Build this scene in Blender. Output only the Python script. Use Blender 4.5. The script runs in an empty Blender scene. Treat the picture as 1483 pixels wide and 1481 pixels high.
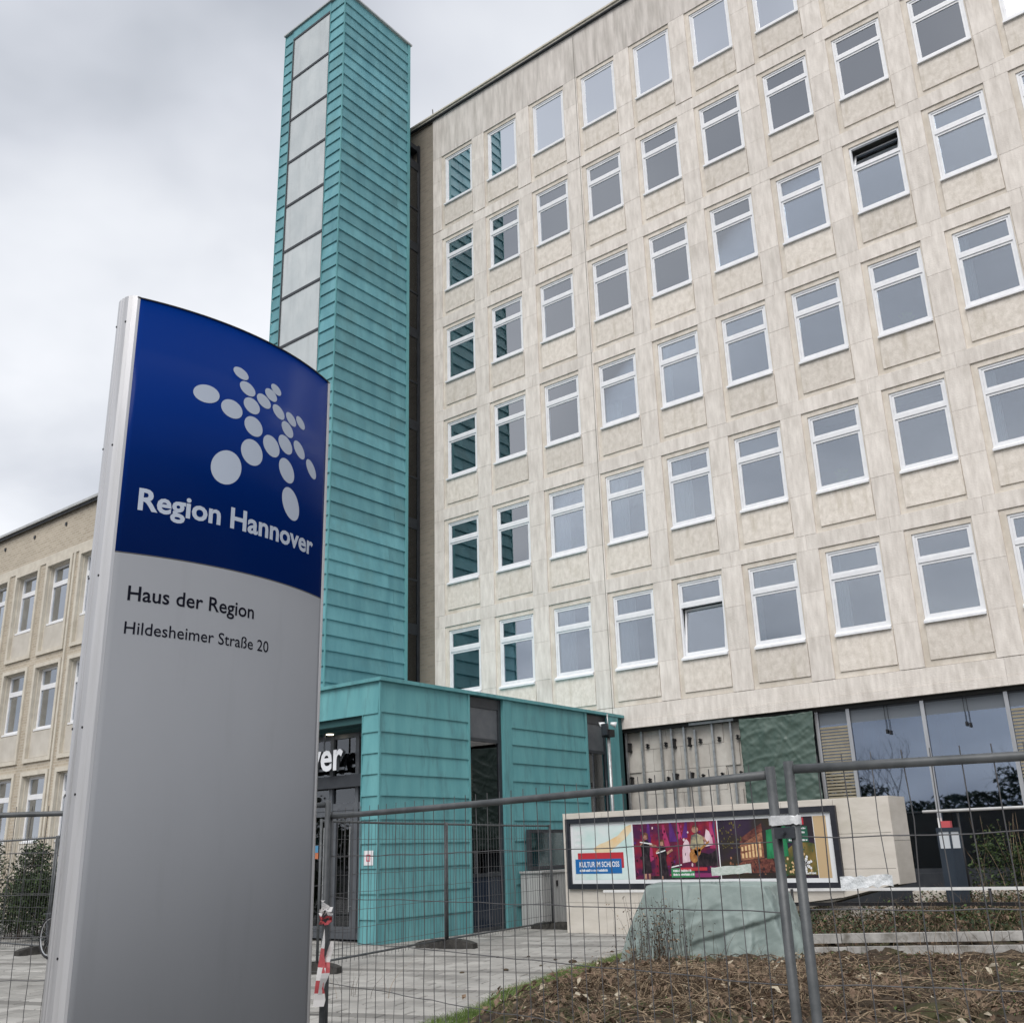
import bpy, math, random
from mathutils import Vector, Matrix

scene = bpy.context.scene
rnd = random.Random(11)
R = math.radians

# ------------------------------------------------------------------ camera
CAM = Vector((19.818, -22.139, 1.515))
yaw, pitch, roll = -0.6608, 0.3156, -0.0298
fw = Vector((math.sin(yaw)*math.cos(pitch), math.cos(yaw)*math.cos(pitch), math.sin(pitch)))
rt = Vector((math.cos(yaw), -math.sin(yaw), 0.0))
up = rt.cross(fw)
rr = math.cos(roll)*rt + math.sin(roll)*up
uu = -math.sin(roll)*rt + math.cos(roll)*up
cam_data = bpy.data.cameras.new('camera')
cam = bpy.data.objects.new('camera', cam_data)
scene.collection.objects.link(cam)
m = Matrix.Identity(4)
for i in range(3):
    m[i][0], m[i][1], m[i][2], m[i][3] = rr[i], uu[i], -fw[i], CAM[i]
cam.matrix_world = m
cam_data.sensor_fit = 'HORIZONTAL'
cam_data.sensor_width = 36.0
cam_data.lens = 1417.7/1483.0*36.0
cam_data.shift_y = 30.07/1483.0
cam_data.clip_start = 0.05
cam_data.clip_end = 3000.0
scene.camera = cam

# ------------------------------------------------------------------ sky, sun, exposure
SUN_DIR = Vector((0.30, -0.80, 0.95)).normalized()
elev = math.asin(SUN_DIR.z)
world = bpy.data.worlds.new('World')
scene.world = world
world.use_nodes = True
nt = world.node_tree
nt.nodes.clear()
def wn(t, **k):
    n = nt.nodes.new(t)
    for a, b in k.items():
        setattr(n, a, b)
    return n
out = wn('ShaderNodeOutputWorld')
sky = wn('ShaderNodeTexSky', sky_type='NISHITA', sun_disc=False)
sky.sun_elevation = elev
sky.sun_rotation = math.atan2(SUN_DIR.x, SUN_DIR.y)
sky.dust_density = 3.0
b_sky = wn('ShaderNodeBackground'); b_sky.inputs['Strength'].default_value = 0.10
nt.links.new(sky.outputs[0], b_sky.inputs['Color'])
tc = wn('ShaderNodeTexCoord')
sep = wn('ShaderNodeSeparateXYZ')
nt.links.new(tc.outputs['Generated'], sep.inputs[0])
zc = wn('ShaderNodeMath', operation='MAXIMUM'); zc.inputs[1].default_value = 0.0
nt.links.new(sep.outputs['Z'], zc.inputs[0])
za = wn('ShaderNodeMath', operation='ADD'); za.inputs[1].default_value = 0.32
nt.links.new(zc.outputs[0], za.inputs[0])
dv = []
for ax in ('X', 'Y'):
    d = wn('ShaderNodeMath', operation='DIVIDE')
    nt.links.new(sep.outputs[ax], d.inputs[0]); nt.links.new(za.outputs[0], d.inputs[1])
    dv.append(d)
cmb = wn('ShaderNodeCombineXYZ')
nt.links.new(dv[0].outputs[0], cmb.inputs[0]); nt.links.new(dv[1].outputs[0], cmb.inputs[1])
cmb.inputs[2].default_value = 0.6
n1 = wn('ShaderNodeTexNoise'); n1.inputs['Scale'].default_value = 1.7; n1.inputs['Detail'].default_value = 5.0
n1.inputs['Roughness'].default_value = 0.48; n1.inputs['Distortion'].default_value = 0.25
nt.links.new(cmb.outputs[0], n1.inputs['Vector'])
ramp = wn('ShaderNodeValToRGB')
el = ramp.color_ramp.elements
el[0].position = 0.32; el[0].color = (0.31, 0.33, 0.365, 1)
el[1].position = 0.66; el[1].color = (0.65, 0.66, 0.685, 1)
e = el.new(0.45); e.color = (0.45, 0.467, 0.505, 1)
e = el.new(0.55); e.color = (0.555, 0.57, 0.60, 1)
nt.links.new(n1.outputs['Fac'], ramp.inputs['Fac'])
b_cl = wn('ShaderNodeBackground'); b_cl.inputs['Strength'].default_value = 1.0
nt.links.new(ramp.outputs['Color'], b_cl.inputs['Color'])
mx = wn('ShaderNodeMixShader'); mx.inputs[0].default_value = 0.93
nt.links.new(b_sky.outputs[0], mx.inputs[1]); nt.links.new(b_cl.outputs[0], mx.inputs[2])
nt.links.new(mx.outputs[0], out.inputs['Surface'])

sun_data = bpy.data.lights.new('sun', 'SUN')
sun_data.energy = 1.5
sun_data.angle = R(40)
sun_data.color = (1.0, 0.965, 0.92)
sun = bpy.data.objects.new('sun', sun_data)
scene.collection.objects.link(sun)
sun.rotation_euler = (-SUN_DIR).to_track_quat('-Z', 'Y').to_euler()
sun.location = (0, -10, 60)

scene.view_settings.view_transform = 'Standard'
scene.view_settings.look = 'None'
scene.view_settings.gamma = 1.0
scene.view_settings.use_curve_mapping = False
scene.view_settings.exposure = 0.68

# ------------------------------------------------------------------ helpers
COL = scene.collection
WL = {}

class MB:
    def __init__(s):
        s.v = []; s.f = []; s.m = []
    def face(s, pts, mat=0):
        i = len(s.v); s.v.extend([tuple(p) for p in pts]); s.f.append(tuple(range(i, i+len(pts)))); s.m.append(mat); return s
    def raw(s, vs, fs, mat=0):
        i = len(s.v); s.v.extend([tuple(p) for p in vs])
        for f in fs:
            s.f.append(tuple(i+k for k in f)); s.m.append(mat)
        return s
    def box(s, x0, x1, y0, y1, z0, z1, mat=0):
        return s.raw([(x0,y0,z0),(x1,y0,z0),(x1,y1,z0),(x0,y1,z0),(x0,y0,z1),(x1,y0,z1),(x1,y1,z1),(x0,y1,z1)],
                     [(0,3,2,1),(4,5,6,7),(0,1,5,4),(1,2,6,5),(2,3,7,6),(3,0,4,7)], mat)
    def ring(s, x0, x1, z0, z1, w, y0, y1, mat=0):
        s.box(x0, x0+w, y0, y1, z0, z1, mat); s.box(x1-w, x1, y0, y1, z0, z1, mat)
        s.box(x0+w, x1-w, y0, y1, z0, z0+w, mat); s.box(x0+w, x1-w, y0, y1, z1-w, z1, mat)
        return s
    def beam(s, a, b, w, h, mat=0):
        a = Vector(a); b = Vector(b); d = (b-a).normalized()
        sd = d.cross(Vector((0,0,1)))
        if sd.length < 1e-4: sd = Vector((1,0,0))
        sd.normalize(); u2 = sd.cross(d)
        vs = []
        for p in (a, b):
            for q, t in ((-1,-1),(1,-1),(1,1),(-1,1)):
                vs.append(p + sd*(q*w/2) + u2*(t*h/2))
        return s.raw(vs, [(0,1,2,3),(7,6,5,4),(0,4,5,1),(1,5,6,2),(2,6,7,3),(3,7,4,0)], mat)
    def tube(s, path, rad, n=8, mat=0, cap=True):
        path = [Vector(p) for p in path]
        if not hasattr(rad, '__len__'): rad = [rad]*len(path)
        i0 = len(s.v); prev = None
        for k, p in enumerate(path):
            d = (path[min(k+1, len(path)-1)] - path[max(k-1, 0)]).normalized()
            if prev is None:
                a = d.cross(Vector((0,0,1)))
                if a.length < 1e-3: a = Vector((1,0,0))
            else:
                a = prev - d*prev.dot(d)
            a.normalize(); b = d.cross(a); prev = a
            for j in range(n):
                t = 2*math.pi*j/n
                s.v.append(tuple(p + (a*math.cos(t) + b*math.sin(t))*rad[k]))
        for k in range(len(path)-1):
            for j in range(n):
                s.f.append((i0+k*n+j, i0+k*n+(j+1)%n, i0+(k+1)*n+(j+1)%n, i0+(k+1)*n+j)); s.m.append(mat)
        if cap:
            s.f.append(tuple(i0+j for j in range(n))[::-1]); s.m.append(mat)
            s.f.append(tuple(i0+(len(path)-1)*n+j for j in range(n))); s.m.append(mat)
        return s
    def lathe(s, prof, c=(0,0,0), n=16, mat=0):
        i0 = len(s.v)
        for r_, z in prof:
            for j in range(n):
                t = 2*math.pi*j/n
                s.v.append((c[0]+r_*math.cos(t), c[1]+r_*math.sin(t), c[2]+z))
        for k in range(len(prof)-1):
            for j in range(n):
                s.f.append((i0+k*n+j, i0+k*n+(j+1)%n, i0+(k+1)*n+(j+1)%n, i0+(k+1)*n+j)); s.m.append(mat)
        s.f.append(tuple(i0+j for j in range(n))[::-1]); s.m.append(mat)
        s.f.append(tuple(i0+(len(prof)-1)*n+j for j in range(n))); s.m.append(mat)
        return s
    def mesh(s, name, mats, smooth=False):
        me = bpy.data.meshes.new(name)
        me.from_pydata(s.v, [], s.f)
        if not isinstance(mats, (list, tuple)): mats = [mats]
        for mt in mats: me.materials.append(mt)
        if len(mats) > 1: me.polygons.foreach_set('material_index', s.m)
        if smooth: me.polygons.foreach_set('use_smooth', [True]*len(s.f))
        me.update()
        return me

def link(name, data, parent=None, loc=(0,0,0), rot=None):
    """loc is in world space (parents are never rotated)"""
    o = bpy.data.objects.new(name, data)
    COL.objects.link(o)
    loc = Vector(loc)
    WL[o] = loc
    if parent is not None:
        o.parent = parent
        o.location = loc - WL[parent]
    else:
        o.location = loc
    if rot is not None: o.rotation_euler = rot
    return o

def tag(o, label, cat, group=None):
    o['label'] = label; o['category'] = cat
    if group: o['group'] = group
    return o

def root(name, loc, label, cat, group=None):
    o = link(name, None, None, loc)
    o.empty_display_size = 0.3
    return tag(o, label, cat, group)

def part(name, mb, mats, parent, smooth=False, label=None):
    """mesh given in world coordinates, made relative to the parent's base"""
    p = WL[parent]
    mb.v = [(a-p.x, b-p.y, c-p.z) for a, b, c in mb.v]
    o = link(name, mb.mesh(name, mats, smooth), parent, p)
    if label: o['label'] = label
    return o

def solo(name, mb, mats, base, label, cat, group=None, smooth=False):
    b = Vector(base)
    mb.v = [(x-b.x, y-b.y, z-b.z) for x, y, z in mb.v]
    o = link(name, mb.mesh(name, mats, smooth), None, b)
    return tag(o, label, cat, group)

def structure(name, mb, mats, smooth=False):
    o = link(name, mb.mesh(name, mats, smooth))
    o['kind'] = 'structure'; return o

# ------------------------------------------------------------------ materials
def nm(name):
    mt = bpy.data.materials.new(name); mt.use_nodes = True
    return mt, mt.node_tree, mt.node_tree.nodes['Principled BSDF']

def surf(name, c1, c2, scale=(3,3,3), rough=0.8, bump=0.0, metallic=0.0, spec=0.3, detail=6.0,
         c3=None, c3scale=(0.6,0.6,0.6), c3lo=0.5, c3hi=0.75, rand=0.0, bscale=None, lo=0.35, hi=0.65):
    mt, t, p = nm(name); N = t.nodes; L = t.links
    geo = N.new('ShaderNodeNewGeometry')
    def noise(sc, det):
        mp = N.new('ShaderNodeMapping'); mp.inputs['Scale'].default_value = sc
        L.new(geo.outputs['Position'], mp.inputs['Vector'])
        nz = N.new('ShaderNodeTexNoise'); nz.inputs['Scale'].default_value = 1.0; nz.inputs['Detail'].default_value = det
        nz.inputs['Roughness'].default_value = 0.6
        L.new(mp.outputs[0], nz.inputs['Vector']); return nz
    nz = noise(scale, detail)
    rp = N.new('ShaderNodeValToRGB'); e = rp.color_ramp.elements
    e[0].position = lo; e[0].color = (*c1, 1); e[1].position = hi; e[1].color = (*c2, 1)
    L.new(nz.outputs['Fac'], rp.inputs['Fac']); col = rp.outputs['Color']
    if c3:
        n3 = noise(c3scale, 4.0)
        mr = N.new('ShaderNodeMapRange'); mr.inputs[1].default_value = c3lo; mr.inputs[2].default_value = c3hi
        L.new(n3.outputs['Fac'], mr.inputs[0])
        mc = N.new('ShaderNodeMix'); mc.data_type = 'RGBA'
        L.new(mr.outputs[0], mc.inputs['Factor']); L.new(col, mc.inputs['A']); mc.inputs['B'].default_value = (*c3, 1)
        col = mc.outputs['Result']
    if rand:
        oi = N.new('ShaderNodeObjectInfo')
        mr = N.new('ShaderNodeMapRange'); mr.inputs[3].default_value = 1-rand; mr.inputs[4].default_value = 1+rand
        L.new(oi.outputs['Random'], mr.inputs[0])
        hs = N.new('ShaderNodeHueSaturation'); L.new(mr.outputs[0], hs.inputs['Value'])
        L.new(col, hs.inputs['Color']); col = hs.outputs['Color']
    L.new(col, p.inputs['Base Color'])
    p.inputs['Roughness'].default_value = rough; p.inputs['Metallic'].default_value = metallic
    p.inputs['Specular IOR Level'].default_value = spec
    if bump:
        bn = noise(bscale or tuple(k*2 for k in scale), 8.0)
        bp = N.new('ShaderNodeBump'); bp.inputs['Strength'].default_value = bump; bp.inputs['Distance'].default_value = 0.02
        L.new(bn.outputs['Fac'], bp.inputs['Height']); L.new(bp.outputs[0], p.inputs['Normal'])
    return mt

def plain(name, c, rough=0.5, metallic=0.0, spec=0.4, emit=None, es=0.0):
    mt, t, p = nm(name)
    p.inputs['Base Color'].default_value = (*c, 1); p.inputs['Roughness'].default_value = rough
    p.inputs['Metallic'].default_value = metallic; p.inputs['Specular IOR Level'].default_value = spec
    if emit:
        p.inputs['Emission Color'].default_value = (*emit, 1); p.inputs['Emission Strength'].default_value = es
    return mt

def glass(name, k, base, tint, wav=0.0, gcol=(0.90, 0.94, 1.0)):
    """architectural glazing: Fresnel mix of mirror and tinted see-through"""
    mt = bpy.data.materials.new(name); mt.use_nodes = True
    t = mt.node_tree; N = t.nodes; L = t.links; N.clear()
    o = N.new('ShaderNodeOutputMaterial'); mxs = N.new('ShaderNodeMixShader')
    fr = N.new('ShaderNodeFresnel'); fr.inputs['IOR'].default_value = 1.5
    ma = N.new('ShaderNodeMath'); ma.operation = 'MULTIPLY_ADD'; ma.use_clamp = True
    ma.inputs[1].default_value = k; ma.inputs[2].default_value = base
    gl = N.new('ShaderNodeBsdfGlossy'); gl.inputs['Roughness'].default_value = 0.015
    gl.inputs['Color'].default_value = (*gcol, 1)
    tr = N.new('ShaderNodeBsdfTransparent'); tr.inputs['Color'].default_value = (*tint, 1)
    L.new(fr.outputs[0], ma.inputs[0]); L.new(ma.outputs[0], mxs.inputs[0])
    L.new(tr.outputs[0], mxs.inputs[1]); L.new(gl.outputs[0], mxs.inputs[2]); L.new(mxs.outputs[0], o.inputs['Surface'])
    if wav:
        geo = N.new('ShaderNodeNewGeometry'); oi = N.new('ShaderNodeObjectInfo')
        nz = N.new('ShaderNodeTexNoise'); nz.inputs['Scale'].default_value = 0.9; nz.inputs['Detail'].default_value = 1.0
        L.new(geo.outputs['Position'], nz.inputs['Vector'])
        bp = N.new('ShaderNodeBump'); bp.inputs['Strength'].default_value = wav; bp.inputs['Distance'].default_value = 0.05
        L.new(nz.outputs['Fac'], bp.inputs['Height']); L.new(bp.outputs[0], gl.inputs['Normal'])
    return mt

M = {}
M['stone'] = surf('travertine', (0.57,0.525,0.48), (0.775,0.725,0.675), (7,7,1.4), 0.85, 0.45, c3=(0.51,0.47,0.42), c3scale=(2.6,2.6,0.9), c3lo=0.56, c3hi=0.84, rand=0.05, bscale=(18,18,40), lo=0.30, hi=0.64, detail=9.0)
M['stone_field'] = surf('travertine_ochre', (0.60,0.545,0.475), (0.72,0.665,0.595), (5,5,3), 0.88, 0.3, c3=(0.53,0.475,0.40), c3scale=(1.6,1.6,1.0), c3lo=0.5, c3hi=0.75, rand=0.06, bscale=(22,22,22))
M['stone_panel'] = surf('shell_limestone', (0.60,0.55,0.49), (0.745,0.69,0.63), (8,8,6), 0.88, 0.4, c3=(0.50,0.45,0.375), c3scale=(5,5,0.9), c3lo=0.54, c3hi=0.78, rand=0.08, bscale=(30,30,30), detail=9.0)
M['parapet'] = surf('weathered_travertine', (0.49,0.455,0.42), (0.70,0.655,0.615), (5,5,0.7), 0.88, 0.35, c3=(0.39,0.365,0.335), c3scale=(4.5,4.5,0.4), c3lo=0.52, c3hi=0.76, rand=0.03, bscale=(14,14,30), detail=9.0)
M['joint'] = plain('joint_mortar', (0.16,0.15,0.13), 0.95)  # dark mortar colour for joints and wall backing
M['copper'] = surf('patina_copper', (0.098,0.268,0.310), (0.142,0.345,0.385), (2.5,2.5,0.7), 0.60, 0.22, spec=0.35, c3=(0.105,0.245,0.265), c3scale=(1.5,1.5,0.9), c3lo=0.52, c3hi=0.78, rand=0.15, bscale=(7,7,7))
M['copper_low'] = surf('patina_copper_smooth', (0.098,0.290,0.315), (0.132,0.352,0.372), (3.5,3.5,0.5), 0.58, 0.18, spec=0.35, c3=(0.088,0.222,0.240), c3scale=(5.5,5.5,1.1), c3lo=0.52, c3hi=0.74, rand=0.06, bscale=(4,4,2))
M['copper_dark'] = plain('copper_substrate', (0.03,0.09,0.095), 0.8)
M['cap'] = surf('zinc_capping', (0.40,0.41,0.41), (0.50,0.51,0.51), (4,4,4), 0.5, 0, 0.3)
M['white'] = surf('white_window_paint', (0.72,0.73,0.76), (0.80,0.81,0.83), (6,6,6), 0.4, 0, spec=0.5)
M['darkmetal'] = surf('anthracite_metal', (0.030,0.034,0.042), (0.045,0.050,0.058), (4,4,4), 0.45, 0, 0.2, 0.5)
M['greymetal'] = surf('grey_door_metal', (0.10,0.11,0.125), (0.13,0.14,0.155), (4,4,4), 0.45, 0, 0.3, 0.5)
M['alu'] = surf('aluminium_profile', (0.42,0.43,0.45), (0.56,0.57,0.59), (3,3,0.6), 0.38, 0, 0.65, 0.5)
M['galv'] = surf('galvanised_steel', (0.054,0.060,0.064), (0.098,0.104,0.110), (9,9,9), 0.5, 0.1, 0.15, 0.5)
M['galv_l'] = surf('galvanised_steel_light', (0.30,0.31,0.32), (0.45,0.46,0.47), (9,9,9), 0.42, 0, 0.6, 0.5)
M['wire'] = plain('fence_wire_steel', (0.10,0.10,0.105), 0.55, 0.4)
M['pane'] = glass('window_glass', 3.4, 0.155, (0.80,0.84,0.86), 0.006)
M['pane_mirror'] = glass('reflective_window_glass', 3.0, 0.52, (0.5,0.53,0.56), 0.006)
M['shopglass'] = glass('ground_floor_glass', 3.0, 0.16, (0.42,0.52,0.62), 0.006, (0.72,0.81,0.97))
M['doorglass'] = glass('entrance_glass', 2.2, 0.02, (0.45,0.47,0.48), 0.01)
M['frost'] = surf('frosted_tower_glass', (0.44,0.485,0.50), (0.53,0.57,0.58), (1.4,1.4,0.8), 0.10, 0, spec=0.9, c3=(0.40,0.43,0.44), c3scale=(5,5,0.6), c3lo=0.52, c3hi=0.8, rand=0.05)
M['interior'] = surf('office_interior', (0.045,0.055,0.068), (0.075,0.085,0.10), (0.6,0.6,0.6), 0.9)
M['ceil'] = plain('office_ceiling', (0.32,0.32,0.32), 0.9)
M['curtain'] = surf('office_curtain', (0.62,0.64,0.66), (0.74,0.75,0.77), (20,20,0.5), 0.9)
M['blind'] = surf('grey_roller_blind', (0.30,0.31,0.32), (0.36,0.37,0.38), (3,3,3), 0.9)
M['brick'] = None
def brickmat(name, c1, c2, mo, sc):
    mt, t, p = nm(name); N = t.nodes; L = t.links
    geo = N.new('ShaderNodeNewGeometry'); sp = N.new('ShaderNodeSeparateXYZ'); cb = N.new('ShaderNodeCombineXYZ')
    ad = N.new('ShaderNodeMath'); ad.operation = 'ADD'
    L.new(geo.outputs['Position'], sp.inputs[0]); L.new(sp.outputs['X'], ad.inputs[0]); L.new(sp.outputs['Y'], ad.inputs[1])
    L.new(ad.outputs[0], cb.inputs[0]); L.new(sp.outputs['Z'], cb.inputs[1])
    br = N.new('ShaderNodeTexBrick'); br.inputs['Scale'].default_value = sc
    br.inputs['Color1'].default_value = (*c1, 1); br.inputs['Color2'].default_value = (*c2, 1); br.inputs['Mortar'].default_value = (*mo, 1)
    br.inputs['Mortar Size'].default_value = 0.012; br.inputs['Brick Width'].default_value = 0.25; br.inputs['Row Height'].default_value = 0.09
    br.inputs['Bias'].default_value = 0.0
    L.new(cb.outputs[0], br.inputs['Vector'])
    nz = N.new('ShaderNodeTexNoise'); nz.inputs['Scale'].default_value = 0.7; nz.inputs['Detail'].default_value = 5
    L.new(geo.outputs['Position'], nz.inputs['Vector'])
    mr = N.new('ShaderNodeMapRange'); mr.inputs[3].default_value = 0.8; mr.inputs[4].default_value = 1.18
    L.new(nz.outputs['Fac'], mr.inputs[0])
    hs = N.new('ShaderNodeHueSaturation'); L.new(mr.outputs[0], hs.inputs['Value']); L.new(br.outputs['Color'], hs.inputs['Color'])
    L.new(hs.outputs['Color'], p.inputs['Base Color']); p.inputs['Roughness'].default_value = 0.9
    bp = N.new('ShaderNodeBump'); bp.inputs['Strength'].default_value = 0.4; bp.inputs['Distance'].default_value = 0.01; bp.invert = True
    L.new(br.outputs['Fac'], bp.inputs['Height']); L.new(bp.outputs[0], p.inputs['Normal'])
    return mt
M['brick'] = brickmat('yellow_brick', (0.47,0.41,0.325), (0.38,0.325,0.25), (0.50,0.46,0.39), 1.0)
M['brick_br'] = brickmat('brown_brick', (0.25,0.22,0.175), (0.20,0.175,0.14), (0.235,0.215,0.185), 1.0)
M['wing_stone'] = surf('pale_surround_stone', (0.52,0.48,0.41), (0.62,0.58,0.50), (3,3,3), 0.88, 0.15)
M['wing_panel'] = surf('wing_spandrel_plaster', (0.47,0.44,0.39), (0.55,0.52,0.47), (2,2,2), 0.9, 0.1)
M['black'] = plain('black_plastic', (0.012,0.012,0.014), 0.5)
M['rubber'] = surf('recycled_rubber_foot', (0.028,0.027,0.026), (0.060,0.057,0.052), (14,14,14), 0.85, 0.4)
M['lamp'] = plain('lit_downlight', (0.9,0.85,0.7), 0.4, emit=(1.0,0.86,0.62), es=3.0)
# ------------------------------------------------------------------ ground sheets
def smooth(t):
    t = max(0.0, min(1.0, t)); return t*t*(3-2*t)
def edge_x(y):
    P = [(-30,17.3),(-19,14.6),(-14.56,12.95),(-11.64,11.9),(-9.32,11.4),(-5.4,11.0),(3,10.6)]
    for (a, b), (c, d) in zip(P, P[1:]):
        if a <= y <= c: return b + (d-b)*(y-a)/(c-a)
    return P[0][1] if y < -30 else P[-1][1]
def ground_h(x, y):
    d = x - edge_x(y)
    h = (0.185+0.06*smooth((-11.5-y)/2.5))*smooth(d/1.5) if d > 0 else 0.06*d
    h += 0.20*smooth((x-13.2)/2.0)*smooth((y+8.2)/2.5)
    h -= 0.45*smooth((-15.2-y)/3.0)*smooth(d/0.8)
    return max(h, -0.055)

M['asphalt'] = surf('asphalt', (0.040,0.040,0.042), (0.062,0.061,0.060), (2,2,2), 0.92, 0.3, bscale=(60,60,60))
M['walk'] = surf('pavement_slabs', (0.30,0.29,0.27), (0.38,0.37,0.345), (1.5,1.5,1.5), 0.93, 0.2)
structure('bounce_sidewalk', MB().face([(12,-60,-0.062),(60,-60,-0.062),(60,-17.0,-0.062),(12,-17.0,-0.062)]), M['walk'])  # unseen pale paving, added to bounce light up onto the sign
structure('ground', MB().face([(-700,-700,-0.07),(700,-700,-0.07),(700,700,-0.07),(-700,700,-0.07)]), M['asphalt'])

# ------------------------------------------------------------------ office building
B = 1.996
NC = 14
def zs(r): return 23.51 - 3.5*r + (0.03 if r == 0 else 0)
XR = B*NC + 0.3
bld = root('office_building', (13.5, 6.0, 0), 'six-storey travertine office block with a grid of white-framed windows', 'building')

core = MB()
core.box(-1.24, XR, 1.35, 12.0, -0.05, 27.45)
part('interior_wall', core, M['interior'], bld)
sl = MB()
for r in range(6):
    sl.box(-0.5, XR-0.05, 0.16, 1.349, zs(r)-0.98, zs(r)-0.80)
    sl.box(-0.5, XR-0.05, 0.16, 1.349, zs(r)+2.25, zs(r)+2.50)
part('ceiling_slab', sl, M['ceil'], bld)
bk = MB()
bk.box(-0.56, XR, 0.075, 0.155, 25.72, 27.45)
for r in range(6):
    z = zs(r)
    for c in range(NC+1):
        x0 = B*c-0.69 if c else -0.56
        bk.box(x0, B*c-0.02 if c < NC else XR, 0.056, 0.15, z-0.94, z+2.17)
    bk.box(-0.56, XR, 0.056, 0.15, z+2.171, z+2.559)
bk.box(-0.56, XR, 0.056, 0.15, 4.48, 5.069)
part('wall_backing', bk, M['joint'], bld)
bs = MB(); bs.box(-2.6, -0.565, 0.03, 1.349, -0.05, 27.45); bs.box(-2.6, -1.241, 1.35, 12.0, -0.05, 27.45)
part('brick_edge_strip', bs, M['brick_br'], bld)
rf = MB(); rf.box(-2.68, XR+0.1, -0.14, 12.1, 27.64, 27.70); rf.box(-2.65, XR+0.05, -0.09, 0.03, 27.56, 27.639)
rfo = part('roof_edge', rf, M['wing_stone'], bld)
part('roof_drip_edge', MB().box(-2.65, XR+0.05, -0.10, -0.005, 27.52, 27.559), M['darkmetal'], bld)
mst = MB(); mst.tube([(-1.0,0.5,27.7),(-1.0,0.5,28.35),(-0.85,0.3,28.45)], 0.025, 6)
part('roof_bracket', mst, M['galv_l'], rfo)

g = 0.0016
def slab(w, h, d=0.05):
    b = 0.0025
    mb = MB()
    # front face chamfered a little: two rings
    o = [(0,0),(w,0),(w,h),(0,h)]
    i = [(b,b),(w-b,b),(w-b,h-b),(b,h-b)]
    vs = [(x,0.0,z) for x, z in i] + [(x,b,z) for x, z in o] + [(x,d,z) for x, z in o]
    fs = [(0,1,2,3)]
    for k in range(4):
        n = (k+1) % 4
        fs.append((4+k,4+n,n,k)); fs.append((8+k,8+n,4+n,4+k))
    return mb.raw(vs, fs)
PW = 0.546
pz = [(-0.94, 0.08), (0.08, 1.16), (1.16, 2.18)]
pier_me = [slab(PW-2*g, b-a-2*g).mesh('pier_slab', M['stone']) for a, b in pz]
pier0_me = [slab(0.42-2*g, b-a-2*g).mesh('pier_slab', M['stone']) for a, b in pz]
band_me = slab(B-2*g, 0.38-2*g).mesh('band_slab', M['stone'])
band0_me = slab(0.15-2*g, 0.38-2*g).mesh('band_slab', M['stone'])
para_me = slab(B-2*g, 1.88-2*g).mesh('parapet_slab', M['parapet'])
base_me = slab(2*B-2*g, 0.38-2*g).mesh('band_slab', M['stone'])
base2_me = slab(2*B-2*g, 0.20-2*g, 0.09).mesh('band_slab', M['stone'])
fld = MB()
fld.box(-0.14, -0.001, 0.035, 0.055, -0.94, 2.178); fld.box(-0.001, 1.309, 0.035, 0.055, 2.052, 2.178); fld.box(-0.001, 1.309, 0.035, 0.055, -0.94, 0.0)
fld.box(1.272, 1.309, 0.035, 0.055, 0.0, 2.052)
fld.box(-0.02, -0.001, 0.055, 0.15, 0, 2.07); fld.box(1.272, 1.29, 0.055, 0.15, 0, 2.07); fld.box(-0.001, 1.272, 0.055, 0.15, 2.052, 2.07)
fld_me = fld.mesh('window_surround', M['stone_field'])
pan = slab(1.292, 0.80, 0.03); pan_me = pan.mesh('spandrel_panel', M['stone_panel'])

def frame_mesh(single):
    mb = MB()
    mb.ring(0.002, 1.268, 0.10, 2.050, 0.052, 0.062, 0.145)
    if single:
        mb.ring(0.056, 1.214, 0.156, 1.994, 0.058, 0.078, 0.13)
    else:
        mb.box(0.054, 1.216, 0.055, 0.145, 1.375, 1.475)
        mb.ring(0.056, 1.214, 1.478, 1.994, 0.050, 0.078, 0.13)
        mb.ring(0.056, 1.214, 0.156, 1.372, 0.055, 0.078, 0.13)
    return mb.mesh('window', M['white'])
fr2 = frame_mesh(False); fr1 = frame_mesh(True)
def frame_tilt(up_):
    mb = MB(); mb.ring(0.002, 1.268, 0.10, 2.050, 0.052, 0.062, 0.145); mb.box(0.054, 1.216, 0.055, 0.145, 1.375, 1.475)
    if up_: mb.ring(0.056, 1.214, 0.156, 1.372, 0.055, 0.078, 0.13)
    else: mb.ring(0.056, 1.214, 1.478, 1.994, 0.050, 0.078, 0.13)
    return mb.mesh('window', M['white'])
sill = MB().raw([(-0.005,-0.055,0.0),(1.275,-0.055,0.0),(1.275,0.10,0.0),(-0.005,0.10,0.0),(-0.005,-0.055,0.05),(1.275,-0.055,0.05),(1.275,0.061,0.115),(-0.005,0.061,0.115),(1.275,0.10,0.115),(-0.005,0.10,0.115)],
                [(0,1,2,3)[::-1],(0,1,5,4),(4,5,6,7),(7,6,8,9),(1,2,8,6,5),(0,4,7,9,3)])
sill_me = sill.mesh('sill', M['white'])
def pane_mesh(w, h, mt):
    return MB().box(-w/2, w/2, 0, 0.012, 0, h).mesh('pane', mt)
p_up = pane_mesh(1.058, 0.416, M['pane']); p_lo = pane_mesh(1.048, 1.106, M['pane']); p_one = pane_mesh(1.042, 1.722, M['pane_mirror'])
def curtain_mesh(w, h, sd):
    r_ = random.Random(sd); mb = MB(); n = 14; pts = []
    for i in range(n+1):
        x = w*i/n; y = 0.03*math.sin(i*1.9+r_.random()) + 0.01*r_.random()
        pts.append((x, y))
    for (a, b), (c, d) in zip(pts, pts[1:]):
        mb.face([(a,b,0),(c,d,0),(c,d,h),(a,b,h)])
    return mb.mesh('curtain', M['curtain'], True)
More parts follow.
